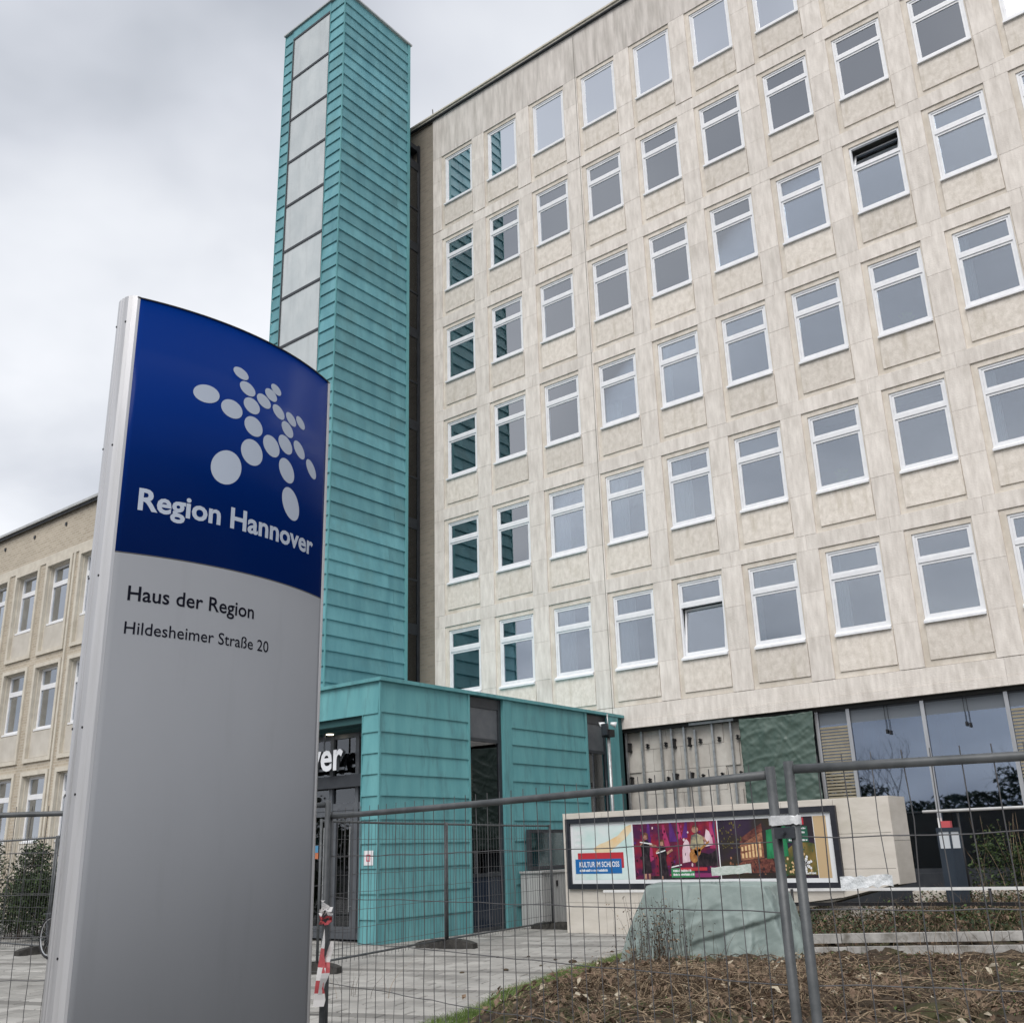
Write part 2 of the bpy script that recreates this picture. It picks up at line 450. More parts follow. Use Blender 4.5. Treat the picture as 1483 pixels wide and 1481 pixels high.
cur = [curtain_mesh(w, 1.86, i) for i, w in enumerate((0.16, 0.24, 0.32, 0.55))]
sash_up = MB().ring(-0.579, 0.579, 0.0, 0.516, 0.05, 0, 0.05).mesh('open_sash', M['white'])
sash_lo = MB().ring(-0.579, 0.579, 0.0, 1.216, 0.055, 0, 0.05).mesh('open_sash', M['white'])
fr_up_open = frame_tilt(True); fr_lo_open = frame_tilt(False)

bl_me = [MB().box(0.10, 1.17, 0.165, 0.170, 1.94-h_, 1.96).box(0.09, 1.18, 0.16, 0.175, 1.925-h_, 1.939-h_).mesh('roller_blind', M['blind']) for h_ in (0.35, 0.62, 1.1)]
M['plantg'] = surf('office_plant_leaf', (0.05,0.11,0.03), (0.12,0.20,0.06), (30,30,30), 0.7)
pl_r = random.Random(17); plm = MB()
for _ in range(46):
    a_ = pl_r.uniform(0,6.28); h_ = pl_r.uniform(0.12,0.5); w_ = pl_r.uniform(0.04,0.17)
    plm.face([(0.008,0,0.1),(w_*math.cos(a_),0.4*w_*math.sin(a_),h_),(w_*1.25*math.cos(a_+0.3),0.4*w_*math.sin(a_),h_*0.86),(-0.008,0,0.1)])
plm.lathe([(0.05,0.0),(0.065,0.11)], (0,0,0), 10)
plant_me = plm.mesh('pot_plant', M['plantg'])
for r in range(6):
    z = zs(r)
    for c in range(NC):
        x = B*c
        link('window_surround', fld_me, bld, (x, 0, z))
        link('spandrel_panel', pan_me, bld, (x, 0.006, z-0.80))
        for k, (a, b) in enumerate(pz):
            link('pier_slab', pier_me[k], bld, (x+1.31+g, rnd.uniform(-0.002, 0.003), z+a+g))
            if c == 0: link('pier_slab', pier0_me[k], bld, (-0.56+g, 0, z+a+g))
        if r > 0 and c == 0: link('band_slab', band0_me, bld, (-0.56+g, 0, z+2.18+g))
        if r > 0:
            link('band_slab', band_me, bld, (x-0.41+g if c else x-0.41+g, rnd.uniform(-0.002, 0.003), z+2.18+g))
        op = 'up' if (r, c) == (2, 7) else ('lo' if (r, c) == (5, 4) else '')
        wd = link('window', fr1 if r == 0 else (fr_up_open if op == 'up' else fr_lo_open if op == 'lo' else fr2), bld, (x, 0, z))
        link('sill', sill_me, wd, (x, 0, z))
        if r == 0:
            link('pane', p_one, wd, (x+0.635, 0.10, z+0.214))
        else:
            if op == 'up':
                s_ = link('open_sash', sash_up, wd, (x+0.635, 0.095, z+1.478), (R(-24), 0, 0))
                link('pane', p_up, wd, (x+0.635, 0.12, z+1.528), (R(-24), 0, 0))
            else:
                link('pane', p_up, wd, (x+0.635, 0.10, z+1.528))
            if op == 'lo':
                link('open_sash', sash_lo, wd, (x+0.635, 0.09, z+0.156), (R(-7), 0, 0))
                link('pane', p_lo, wd, (x+0.635, 0.11, z+0.211), (R(-7), 0, 0))
            else:
                link('pane', p_lo, wd, (x+0.635, 0.10, z+0.211))
            if not op and rnd.random() < 0.16:
                link('roller_blind', rnd.choice(bl_me), wd, (x, 0, z))
            if (r, c) in ((1,2),(3,3),(4,2),(4,6),(2,9),(5,9),(3,7)):
                link('pot_plant', plant_me, wd, (x+rnd.uniform(0.3,0.95), 0.24, z+0.16))
            pc = 0.9 if c < 4 else 0.35
            if not op and rnd.random() < pc:
                link('curtain', cur[rnd.choice((1,1,2,2,3)) if c < 5 else rnd.choice((0,1,2))], wd, (x+0.06, 0.185, z+0.12))
for c in range(NC):
    link('parapet_slab', para_me, bld, (B*c-0.56+g, 0.0, 25.72+g))
for c in range(0, NC, 2):
    link('band_slab', base_me, bld, (B*c-0.56+g, 0.0, 4.68+g))
    link('band_slab', base2_me, bld, (B*c-0.56+g, -0.012, 4.48+g))

part('expansion_joint', MB().box(5.79, 5.803, -0.0045, 0.05, 4.5, 27.4), M['joint'], bld)

# ground floor of the office building: stripped wall, tarpaulin, shop windows
M['wallplaster'] = surf('stripped_wall_render', (0.42,0.395,0.36), (0.55,0.525,0.485), (2,2,2), 0.92, 0.3, c3=(0.30,0.28,0.255), c3scale=(2.5,2.5,0.5), c3lo=0.56, c3hi=0.8, bscale=(9,9,9))
wl = MB(); wl.box(5.9, 9.5, 0.36, 0.60, -0.05, 4.48)
part('stripped_wall', wl, M['wallplaster'], bld)
stm = slab(0.80-0.008, 0.56-0.008, 0.04).mesh('wall_block', M['wallplaster'])
for j in range(8):
    for i in range(-1, 5):
        x0 = 5.95 + i*0.80 + (0.4 if j % 2 else 0)
        if x0 < 5.9 or x0+0.8 > 9.55: continue
        link('wall_block', stm, bld, (x0+0.004, 0.32+rnd.uniform(0,0.006), 0.02+j*0.56))
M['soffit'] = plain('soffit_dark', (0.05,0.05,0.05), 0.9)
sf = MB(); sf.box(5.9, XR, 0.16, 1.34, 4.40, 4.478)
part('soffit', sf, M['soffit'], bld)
def rail(x, w, z0, z1, y=0.20, lean=0.0):
    mb = MB()
    mb.raw([(x-w/2,y,z0),(x+w/2,y,z0),(x+w/2+lean,y,z1),(x-w/2+lean,y,z1),(x-w/2,y+0.05,z0),(x+w/2,y+0.05,z0),(x+w/2+lean,y+0.05,z1),(x-w/2+lean,y+0.05,z1)],
           [(0,1,2,3),(1,5,6,2),(4,0,3,7),(7,6,5,4),(3,2,6,7),(0,4,5,1)])
    mb.raw([(x-w/2-0.0,y+0.05,z0),(x-w/2+0.006,y+0.05,z0),(x-w/2+0.006+lean,y+0.11,z1),(x-w/2+lean,y+0.11,z1)], [(0,1,2,3)])
    return part('cladding_rail', mb, M['galv_l'], bld)
def bracket(x, z, big):
    mb = MB()
    if big:
        mb.box(x-0.012, x+0.012, 0.20, 0.319, z-0.12, z+0.12); mb.box(x-0.035, x+0.035, 0.21, 0.315, z+0.07, z+0.11); mb.box(x-0.035, x+0.035, 0.211, 0.315, z-0.11, z-0.07)
    else:
        mb.box(x, x+0.08, 0.24, 0.319, z+0.025, z+0.042); mb.box(x, x+0.08, 0.24, 0.319, z-0.035, z-0.018); mb.box(x+0.02, x+0.037, 0.245, 0.318, z-0.06, z+0.06)
    part('wall_bracket', mb, M['black'], bld)
for x in (6.02, 6.49, 7.05, 7.37, 7.73, 8.03, 8.52, 9.02):
    rail(x, 0.05, 1.2, 4.40 if x not in (8.03,) else 4.30)
for x, big in ((6.10,1),(6.58,0),(7.12,0),(7.42,1),(7.85,1),(8.10,0),(8.62,0),(9.12,0)):
    for z in (4.02, 3.16, 2.3): bracket(x, z, big)
hr = MB(); hr.box(7.93, 9.15, 0.13, 0.19, 4.405, 4.47); part('cladding_rail', hr, M['galv_l'], bld)
# window band
M['louvre'] = surf('beige_louvre', (0.20,0.175,0.125), (0.26,0.23,0.165), (3,3,3), 0.6)
M['fascia'] = plain('grey_fascia_panel', (0.16,0.18,0.205), 0.35)
mull = [11.20, 11.94, 13.58, 15.27, 16.02, 17.66, 19.35, 20.10, 21.74, 23.43, 24.18, 25.82, 27.51]
mm = MB().box(-0.04, 0.04, 0.20, 0.30, 0.86, 4.40).mesh('mullion', M['alu'])
for x in mull: link('mullion', mm, bld, (x, 0, 0))
lv = MB().raw([(0,0,0),(1,0,0),(1,0.05,0.035),(0,0.05,0.035)], [(0,1,2,3)])
for a, b in zip(mull, mull[1:]):
    w = b-a-0.08
    wd = part('ground_floor_window', MB().box(a+0.04, b-0.04, 0.23, 0.28, 4.36, 4.40).box(a+0.04, b-0.04, 0.23, 0.28, 0.86, 0.95).box(a+0.04, a+0.0405, 0.23, 0.28, 0.95, 4.36), M['darkmetal'], bld)
    part('fascia_panel', MB().box(a+0.041, b-0.041, 0.262, 0.279, 4.08, 4.359), M['fascia'], wd)
    part('pane', MB().box(a+0.041, b-0.041, 0.245, 0.255, 0.951, 4.079), M['shopglass'], wd)
    if b-a < 1.0:
        for k in range(44):
            z = 0.98 + k*0.07
            s_ = MB().raw([(a+0.05,0.215,z),(b-0.05,0.215,z),(b-0.05,0.243,z+0.05),(a+0.05,0.243,z+0.05),(a+0.05,0.222,z-0.004),(b-0.05,0.222,z-0.004)], [(0,1,2,3),(4,5,1,0)])
            part('louvre_slat', s_, M['louvre'], wd)
    else:
        mid = (a+b)/2
        cd = MB(); cd.tube([(mid,0.21,4.38),(mid,0.21,3.85)], 0.006, 5); cd.tube([(mid+0.07,0.21,4.38),(mid+0.07,0.21,3.82)], 0.006, 5)
        cd.box(mid-0.02, mid+0.02, 0.19, 0.23, 3.77, 3.86); cd.box(mid+0.05, mid+0.09, 0.19, 0.23, 3.74, 3.83)
        part('blind_cord', cd, M['black'], wd)
        co = MB(); co.lathe([(0.16,0.0),(0.16,4.0)], (a+0.28, 0.75, 0.4), 20)
        part('column', co, M['ceil'], bld, True)
part('window_plinth', MB().box(9.5, XR, 0.18, 0.60, -0.05, 0.86), M['darkmetal'], bld)
part('window_reveal', MB().box(9.42, 11.15, 0.45, 0.5, 0.86, 4.40), M['interior'], bld)
part('side_wall', MB().box(XR-0.06, XR, 0.16, 1.349, -0.05, 27.45), M['brick_br'], bld)

# tarpaulin hung over the opening beside the stripped wall
M['tarp_green'] = surf('dark_green_tarpaulin', (0.062,0.098,0.082), (0.090,0.130,0.110), (1.5,1.5,1.5), 0.40, 0.35, spec=0.5, bscale=(5,5,3))
tp = MB(); nx, nz = 70, 80
tr_ = random.Random(5)
from mathutils import noise as mnoise
CREASE = [(tr_.uniform(-1.2,1.2), tr_.uniform(0.5,0.9), tr_.uniform(1.8,3.5), tr_.uniform(0.015,0.035), tr_.uniform(0,50)) for _ in range(6)] + [(tr_.uniform(-1.4,0.2), tr_.uniform(0.8,1.6), tr_.uniform(4,8), tr_.uniform(0.006,0.014), tr_.uniform(0,50)) for _ in range(7)]
for j in range(nz+1):
    for i in range(nx+1):
        u, v = i/nx, j/nz
        x = 9.33 + (1.84+0.02*math.sin(v*7))*u; z = 1.6 + 2.82*v - 0.03*math.sin(u*math.pi)*v
        y = 0.10
        for ang_, f1, f2, am, o_ in CREASE:
            ca_, sa_ = math.cos(ang_), math.sin(ang_)
            p_, q_ = (u*1.84)*ca_+(v*2.8)*sa_, -(u*1.84)*sa_+(v*2.8)*ca_
            n_ = mnoise.noise(Vector((p_*f1, q_*f2, o_)))
            y -= 0.6*am*max(0.0, 1-abs(n_)*4.5)**1.5
        y += 0.03*math.sin(u*math.pi)*(1-v)
        tp.v.append((x, y-0.02, z))
for j in range(nz):
    for i in range(nx):
        a = j*(nx+1)+i; tp.f.append((a, a+1, a+nx+2, a+nx+1)); tp.m.append(0)
tpo = solo('hanging_tarpaulin', tp, M['tarp_green'], (10.25, 0.1, 1.6), 'dark green creased tarpaulin hung over the wall opening beside the bare rails', 'tarpaulin', smooth=True)
md = tpo.modifiers.new('thickness', 'SOLIDIFY'); md.thickness = 0.004

# ------------------------------------------------------------------ clapboard course pieces (copper)
def course(L, h, d0, d1):
    # local x along the wall, local -y outward, bottom edge overhangs
    return MB().raw([(0,0,0),(L,0,0),(L,0,h),(0,0,h),(0,-d1,0.0),(L,-d1,0.0),(L,-d0,h),(0,-d0,h),(0,-d1,0.02),(L,-d1,0.02)],
                    [(1,0,4,5),(4,8,9,5)[::-1],(8,7,6,9)[::-1],(3,2,6,7),(0,3,7,8,4),(1,5,9,6,2)])
ROT_X = (0, 0, R(90))     # local -y -> world +X
ROT_XN = (0, 0, R(-90))

tower = root('copper_tower', (-2.43, -2.6, 0), 'tall slim tower clad in turquoise patinated copper with a glazed strip', 'tower')
TX0, TX1, TY0, TY1, TZ = -4.06, -0.81, -4.23, -0.96, 30.50
part('tower_core', MB().box(TX0+0.05, TX1-0.05, TY0+0.10, TY1, -0.05, TZ-0.02), M['copper_dark'], tower)
pit = 0.4425
seams = [29.13 - pit*k for k in range(-2, 66)]
seams = [z for z in seams if z > 0.0]
tops = [TZ] + seams[:-1]
cm_r = course(TY1-TY0-0.16, pit, 0.004, 0.046).mesh('copper_panel', M['copper'])
cm_r0 = course(TY1-TY0-0.16, TZ-seams[0], 0.004, 0.046).mesh('copper_panel', M['copper'])
LR = TY1-TY0-0.16; LA = 2.42
cm_split = {1: (course(LA-0.006, pit, 0.004, 0.046).mesh('copper_panel', M['copper']), course(LR-LA, pit, 0.004, 0.046).mesh('copper_panel', M['copper'])),
            0: (course(LA+0.22-0.006, pit, 0.004, 0.046).mesh('copper_panel', M['copper']), course(LR-LA-0.22, pit, 0.004, 0.046).mesh('copper_panel', M['copper']))}
cm_fl = course(0.42, pit, 0.004, 0.046).mesh('copper_panel', M['copper'])
cm_fr = course(0.70, pit, 0.004, 0.046).mesh('copper_panel', M['copper'])
cm_fl0 = course(0.42, TZ-seams[0], 0.004, 0.046).mesh('copper_panel', M['copper'])
cm_fr0 = course(0.70, TZ-seams[0], 0.004, 0.046).mesh('copper_panel', M['copper'])
for k, z in enumerate(seams):
    if k == 0: link('copper_panel', cm_r0, tower, (TX1-0.046, TY0+0.04, z), ROT_X)
    else:
        la, lb_ = (LA, LR-LA) if k % 2 else (LA+0.22, LR-LA-0.22)
        link('copper_panel', cm_split[k % 2][0], tower, (TX1-0.046+rnd.uniform(-0.003,0.003), TY0+0.04, z+rnd.uniform(-0.004,0.004)), ROT_X)
        link('copper_panel', cm_split[k % 2][1], tower, (TX1-0.046+rnd.uniform(-0.003,0.003), TY0+0.04+la, z), ROT_X)
    link('copper_panel', cm_r0 if k == 0 else cm_r, tower, (TX0+0.046, TY1-0.12, z), ROT_XN)
    link('copper_panel', cm_fl0 if k == 0 else cm_fl, tower, (TX0+0.03, TY0+0.046, z))
    link('copper_panel', cm_fr0 if k == 0 else cm_fr, tower, (TX1-0.74, TY0+0.046, z))
for q in ((TX1-0.04, TX1-0.002, TY0+0.002, TY0+0.04, 0, TZ-0.005), (TX0+0.002, TX0+0.03, TY0+0.002, TY0+0.03, 0, TZ-0.005), (TX1-0.05, TX1, TY1-0.12, TY1+0.01, 0, TZ-0.005), (TX1-0.765, TX1-0.74, TY0-0.002, TY0+0.05, 0, 30.12), (TX0+0.45, TX0+0.47, TY0-0.002, TY0+0.05, 0, 30.12)):
    part('corner_trim', MB().box(*q), M['copper_low'], tower)
GX0, GX1 = TX0+0.47, TX1-0.765
part('copper_panel', MB().box(TX0+0.45, TX1-0.74, TY0+0.01, TY0+0.10, 30.12, TZ-0.01), M['copper'], tower)
gf = MB(); gz = [30.12-1.815*k for k in range(17)]
gf.box(GX0, GX0+0.05, TY0+0.0, TY0+0.09, 0, 30.119); gf.box(GX1-0.03, GX1, TY0+0.0, TY0+0.09, 0, 30.119)
for z in gz: gf.box(GX0+0.05, GX1-0.03, TY0+0.005, TY0+0.09, max(z-0.09, 0), z-0.001 if z > 29 else z)
part('glazing_frame', gf, M['darkmetal'], tower)
gm = MB().box(0, GX1-GX0-0.082, 0, 0.02, 0, 1.725).mesh('glass_panel', M['frost'])
for z in gz[1:]:
    if z > 0: link('glass_panel', gm, tower, (GX0+0.051, TY0+0.03, z+0.0))
part('roof_cap', MB().box(TX0-0.04, TX1+0.05, TY0-0.05, TY1+0.06, TZ, TZ+0.06), M['cap'], tower)

lk = root('glass_link', (-2.1, -0.65, 0), 'narrow dark glazed link between the copper tower and the office block', 'glass link')
lf = MB(); lf.box(-3.0, -1.30, TY1+0.012, 0.02, 26.55, 26.75)
lf.box(-1.30, -1.22, -0.94, -0.87, 0, 26.549); lf.box(-1.30, -1.22, -0.07, 0.02, 0, 26.75)
for k in range(16):
    z = 25.6-1.75*k
    if z > 0.3: lf.box(-1.30, -1.235, -0.869, -0.071, z, z+(0.35 if k % 2 == 0 else 0.06))
lf.box(-3.0, -2.95, -0.94, 0.02, 0, 26.549)
part('frame', lf, M['darkmetal'], lk)
for k in range(15):
    z = 25.6-1.75*k; h = 1.75-(0.06 if (k+1) % 2 else 0.35)
    zb = z-1.75+(0.35 if (k+1) % 2 == 0 else 0.06)
    part('pane', MB().box(-1.27, -1.26, -0.868, -0.072, zb+0.001, z-0.001), M['doorglass'], lk)
part('stair_core', MB().box(-2.9, -1.6, -0.9, 0.0, 0, 26.5), M['interior'], lk)

# ------------------------------------------------------------------ entrance pavilion
pav = root('entrance_pavilion', (1.0, -4.5, 0), 'single-storey turquoise copper entrance pavilion below the tower', 'pavilion')
PX, PY, PT = 6.10, -8.80, 4.76
PL = -4.4
sz = [4.16, 3.79, 3.39, 3.00, 2.60, 2.17, 1.74, 1.30, 0.86, 0.42, 0.0]
tz = [PT] + sz[:-1]
DY = -8.02       # entrance glazing plane
# solid walls
wm = MB()
wm.box(PX-0.30, PX-0.035, PY+0.08, -6.16, 0, PT-0.005)
wm.box(PX-0.30, PX-0.035, -4.99, -1.71, 0, PT-0.005)
wm.box(PX-0.30, PX-0.035, -0.73, -0.02, 0, PT-0.005)
wm.box(5.64, PX-0.301, PY+0.08, DY+0.2, 0, 4.0)
wm.box(PL, PX-0.301, PY+0.08, PY+0.35, 4.001, PT-0.005)
wm.box(PL, -0.8, PY+0.08, -6.6, 0, 4.0)
part('wall', wm, M['copper_dark'], pav)
def cop(w, h): return course(w, h, 0.005, 0.032).mesh('copper_panel', M['copper_low'])
for z, t in zip(sz, tz):
    h = t-z
    a = cop(-6.20-PY-0.05, h); link('copper_panel', a, pav, (PX-0.035, PY+0.05, z), ROT_X)
    b_ = cop(-1.78+4.72, h); link('copper_panel', b_, pav, (PX-0.035, -4.72, z), ROT_X)
    if z < 4.1:
        p_ = cop(0.455, h); link('copper_panel', p_, pav, (5.62, PY+0.035, z))
    q_ = cop(3.6, h); 
    if z < 4.1: link('copper_panel', q_, pav, (PL, PY+0.035, z))
nb = 5
for i in range(nb):
    w = (PX-0.05-PL)/nb
    link('copper_panel', cop(w-0.01, PT-4.14), pav, (PL+i*w, PY+0.035, 4.14))
for q in ((PX-0.045, PX-0.004, PY+0.004, PY+0.05, 0, PT-0.004), (PX-0.30, PX, -6.20, -6.14, 0, PT-0.006), (PX-0.30, PX+0.004, -5.01, -4.72, 0, PT-0.006),
          (PX-0.30, PX, -1.78, -1.69, 0, PT-0.006), (PX-0.30, PX+0.03, -0.75, -0.30, 0, PT+0.02), (5.60, 5.62, PY+0.004, PY+0.3, 0, 4.139)):
    part('corner_trim', MB().box(*q), M['copper_low'], pav)
part('roof_cap', MB().box(PL-0.05, PX+0.05, PY-0.04, -0.02, PT, PT+0.07), M['copper_low'], pav)
part('ceiling', MB().box(PL+0.1, PX-0.31, PY+0.351, -0.1, 3.95, 4.0), M['copper_dark'], pav)
M['lobby'] = surf('lobby_wall', (0.10,0.095,0.085), (0.15,0.14,0.125), (0.8,0.8,0.8), 0.8)
M['lobbyfloor'] = plain('lobby_floor', (0.06,0.055,0.05), 0.4)
part('interior_wall', MB().box(PL+0.1, PX-0.9, -1.2, -1.1, 0.02, 3.949), M['lobby'], pav)
part('interior_floor', MB().box(PL+0.1, PX-0.31, DY+0.1, -0.1, 0.0, 0.015), M['lobbyfloor'], pav)
M['ochre'] = plain('ochre_column_paint', (0.30,0.24,0.14), 0.7)
part('interior_column', MB().box(4.9, 5.25, -5.0, -4.6, 0.02, 3.949), M['ochre'], pav)
part('interior_column', MB().box(4.9, 5.25, -1.6, -1.25, 0.02, 3.949), M['ochre'], pav)
# side glass slots
for (y0, y1) in ((-6.14, -5.01), (-1.69, -0.75)):
    s_ = MB()
    s_.box(PX-0.14, PX-0.07, y0, y0+0.05, 0, PT-0.01); s_.box(PX-0.14, PX-0.07, y1-0.10, y1, 0, PT-0.01)
    for z in (0.0, 1.05, 3.80, 4.52): s_.box(PX-0.14, PX-0.075, y0+0.05, y1-0.10, z, z+(0.22 if z > 4.4 else 0.07))
    f_ = part('glass_slot', s_, M['darkmetal'], pav)
    part('pane', MB().box(PX-0.11, PX-0.10, y0+0.051, y1-0.101, 1.121, 3.799), M['doorglass'], f_)
    part('panel', MB().box(PX-0.115, PX-0.10, y0+0.051, y1-0.101, 3.871, 4.519), M['greymetal'], f_)
    M.setdefault('navy', plain('navy_glass_panel', (0.018,0.026,0.042), 0.12, spec=0.6))
    part('panel', MB().box(PX-0.115, PX-0.10, y0+0.051, y1-0.101, 0.071, 1.049), M['navy'], f_)
# entrance glazing
eg = MB()
xs = [-0.8, 0.3, 1.25, 2.2, 3.10, 3.95, 4.72, 5.60]
for i, x in enumerate(xs): eg.box(x-0.05, x+0.05, DY-0.06, DY+0.06, 0, 3.949)
for a, b in zip(xs, xs[1:]):
    eg.box(a+0.05, b-0.05, DY-0.05, DY+0.05, 2.42, 2.56); eg.box(a+0.05, b-0.05, DY-0.05, DY+0.05, 0.0, 0.12); eg.box(a+0.05, b-0.05, DY-0.05, DY+0.05, 3.86, 3.949)
ego = part('entrance_glazing', eg, M['greymetal'], pav)
for a, b in zip(xs, xs[1:]):
    part('pane', MB().box(a+0.051, b-0.051, DY-0.008, DY+0.004, 2.561, 3.859), M['doorglass'], ego)
for a, b in zip(xs[3:], xs[4:]):
    dl = MB(); dl.ring(a+0.06, b-0.06, 0.125, 2.415, 0.10, DY-0.04, DY+0.03)
    d_ = part('door', dl, M['greymetal'], pav)
    part('pane', MB().box(a+0.161, b-0.161, DY-0.012, DY, 0.226, 2.314), M['doorglass'], d_)
    hx = b-0.12
    hd = MB(); hd.tube([(hx,DY-0.10,0.5),(hx,DY-0.10,2.1)], 0.014, 8); hd.tube([(hx,DY-0.10,0.6),(hx,DY-0.03,0.6)], 0.009, 6); hd.tube([(hx,DY-0.10,2.0),(hx,DY-0.03,2.0)], 0.009, 6)
    part('handle', hd, M['galv_l'], d_)
for a, b in zip(xs[:3], xs[1:4]):
    part('pane', MB().box(a+0.051, b-0.051, DY-0.008, DY+0.004, 0.121, 2.419), M['doorglass'], ego)
part('sign_beam', MB().box(-0.8, 5.6, DY-0.20, DY-0.061, 2.86, 3.10), M['darkmetal'], pav)
for x, y in ((5.30, -8.30), (4.1, -8.28), (2.9, -8.28), (3.2, -7.0), (4.3, -6.4), (5.0, -5.6), (5.1, -1.9)):
    part('downlight', MB().lathe([(0.075,-0.014),(0.075,0.0)], (x, y, 3.949), 16), M['lamp'], pav)

# text helper ---------------------------------------------------------------
def text_geo(body, bold=0.0, spacing=1.0):
    cu = bpy.data.curves.new('lettering_curve', 'FONT'); cu.body = body; cu.size = 1.0; cu.offset = bold; cu.space_character = spacing
    cu.resolution_u = 3; cu.fill_mode = 'FRONT'
    ob = bpy.data.objects.new('lettering_tmp', cu); COL.objects.link(ob)
    dg = bpy.context.evaluated_depsgraph_get()
    me = bpy.data.meshes.new_from_object(ob.evaluated_get(dg))
    v = [tuple(p.co)[:2] for p in me.vertices]; f = [tuple(p.vertices) for p in me.polygons]
    bpy.data.objects.remove(ob); bpy.data.curves.remove(cu); bpy.data.meshes.remove(me)
    return v, f
_hv, _ = text_geo('H'); CAPH = max(p[1] for p in _hv)
def fit_text(body, x0, x1, base, cap, bold=0.0):
    v, f = text_geo(body, bold)
    a = min(p[0] for p in v); b = max(p[0] for p in v)
    hh = CAPH + 2*bold
    return [(x0+(p[0]-a)/(b-a)*(x1-x0), base+(p[1]+bold)/hh*cap) for p in v], f
M['letter'] = plain('white_letter', (0.74,0.76,0.80), 0.35)
v, f = fit_text('Region Hannover', -0.60, 4.66, 3.19, 0.60, 0.022)
lt = MB(); YL = -8.42
lt.raw([(x, YL, z) for x, z in v], f); lt.raw([(x, YL+0.08, z) for x, z in v], [q[::-1] for q in f], 1)
ed = {}
for q in f:
    for a, b in zip(q, q[1:]+q[:1]): ed[(a,b)] = 1
n0 = len(v)
side = [(a, a+n0, b+n0, b) for (a,b) in ed if (b,a) not in ed]
lt.f.extend(side); lt.m.extend([1]*len(side))
part('lettering', lt, [M['letter'], M['greymetal']], pav)
part('letter_rod', MB().tube([(4.05,YL+0.04,3.60),(4.05,YL+0.04,3.949)], 0.02, 6).tube([(2.0,YL+0.04,3.60),(2.0,YL+0.04,3.949)], 0.02, 6).box(-0.6,4.62,YL+0.083,YL+0.12,3.20,3.25), M['greymetal'], pav)

# ------------------------------------------------------------------ brick wing on the left
wing = root('brick_wing', (-16.5, -3.0, 0), 'three-storey yellow brick wing with stone window surrounds left of the sign', 'building')
WY = -6.6
WX0, WX1 = -33.0, -4.6
cols = []
x = -12.35
while x > WX0+2: x -= 2.15
x += 2.15
while x+1.62 < WX1-0.3: cols.append(x); x += 2.15
rows = [8.20, 4.72, 1.24]
FW, FH = 1.61, 3.08
wmb = MB()
edges_ = [WX0]
for x in cols:
    wmb.box(edges_[-1], x, WY, WY+0.4, 0, 11.40); edges_.append(x+FW)
wmb.box(edges_[-1], WX1, WY, WY+0.4, 0, 11.40)
for x in cols:
    zz = [0]+[q for r_ in rows[::-1] for q in (r_, r_+FH)]+[11.40]
    for a, b in zip(zz[::2], zz[1::2]): wmb.box(x, x+FW, WY+0.0, WY+0.4, a, b)
wmb.box(WX0, WX1, WY+0.002, WY+0.4, 11.401, 12.95)
part('wall', wmb, M['brick'], wing)
part('stone_band', MB().box(WX0, WX1, WY-0.03, WY+0.002, 11.36, 11.62), M['wing_stone'], wing)
part('interior_wall', MB().box(WX0+0.1, WX1-0.1, WY+1.4, 2.0, 0, 12.9), M['interior'], wing)
part('side_wall', MB().box(WX1-0.4, WX1, WY+0.401, 2.0, 0, 12.95), M['brick'], wing)
part('roof_edge', MB().box(WX0-0.3, WX1+0.2, WY-0.20, 2.2, 12.98, 13.07).box(WX0-0.2, WX1+0.1, WY-0.06, WY+0.3, 12.951, 12.979), M['cap'], wing)
part('roof_soffit', MB().box(WX0-0.2, WX1+0.1, WY-0.13, WY-0.061, 12.90, 12.979), M['darkmetal'], wing)
sur = MB()
sur.ring(-0.06, FW+0.06, -0.06, FH+0.06, 0.13, -0.06, 0.06)
sur.box(0.07, 0.10, 0.06, 0.36, 0.07, FH-0.07); sur.box(FW-0.10, FW-0.07, 0.06, 0.36, 0.07, FH-0.07); sur.box(0.10, FW-0.10, 0.06, 0.36, FH-0.10, FH-0.07)
sur_me = sur.mesh('window_surround', M['wing_stone'])
wfr = MB(); wfr.ring(0.10, FW-0.10, 1.02, FH-0.10, 0.07, 0.26, 0.34); wfr.box(0.17, FW-0.17, 0.25, 0.34, 2.28, 2.44)
wfr.box(0.08, FW-0.08, 0.10, 0.34, 0.96, 1.019)
wfr.v = [(a, b-0.08, c) if b > 0.2 else (a, b, c) for a, b, c in wfr.v]
wfr_me = wfr.mesh('window', M['white'])
wp1 = MB().box(0.171, FW-0.171, 0.215, 0.225, 1.091, 2.279).mesh('pane', M['pane']); wp2 = MB().box(0.171, FW-0.171, 0.215, 0.225, 2.441, FH-0.171).mesh('pane', M['pane'])
wpn = slab(FW-0.20, 0.82, 0.06).mesh('spandrel_panel', M['wing_panel'])
wback = MB().box(0.101, FW-0.101, 0.13, 0.2, 0.07, 0.955).mesh('spandrel_backing', M['wing_stone'])
wcur = [curtain_mesh(w, 1.9, 50+i) for i, w in enumerate((0.3, 0.5, 0.75))]
for i, x in enumerate(cols):
    for z in rows:
        link('window_surround', sur_me, wing, (x, WY, z))
        link('spandrel_panel', wpn, wing, (x+0.10, WY+0.06, z+0.10)); link('spandrel_backing', wback, wing, (x, WY, z))
        w_ = link('window', wfr_me, wing, (x, WY, z))
        link('pane', wp1, w_, (x, WY, z)); link('pane', wp2, w_, (x, WY, z))
        link('curtain', rnd.choice(wcur), w_, (x+FW-0.95, WY+0.45, z+1.05))
    part('wall_anchor', MB().box(x+0.86, x+0.95, WY-0.04, WY+0.001, 12.50, 12.61), M['darkmetal'], wing)
    if round((x+10.2)/2.15) % 3 == 0:
        part('pilaster_strip', MB().box(x-0.40, x-0.30, WY-0.05, WY-0.001, 1.0, 11.359), M['wing_stone'], wing)
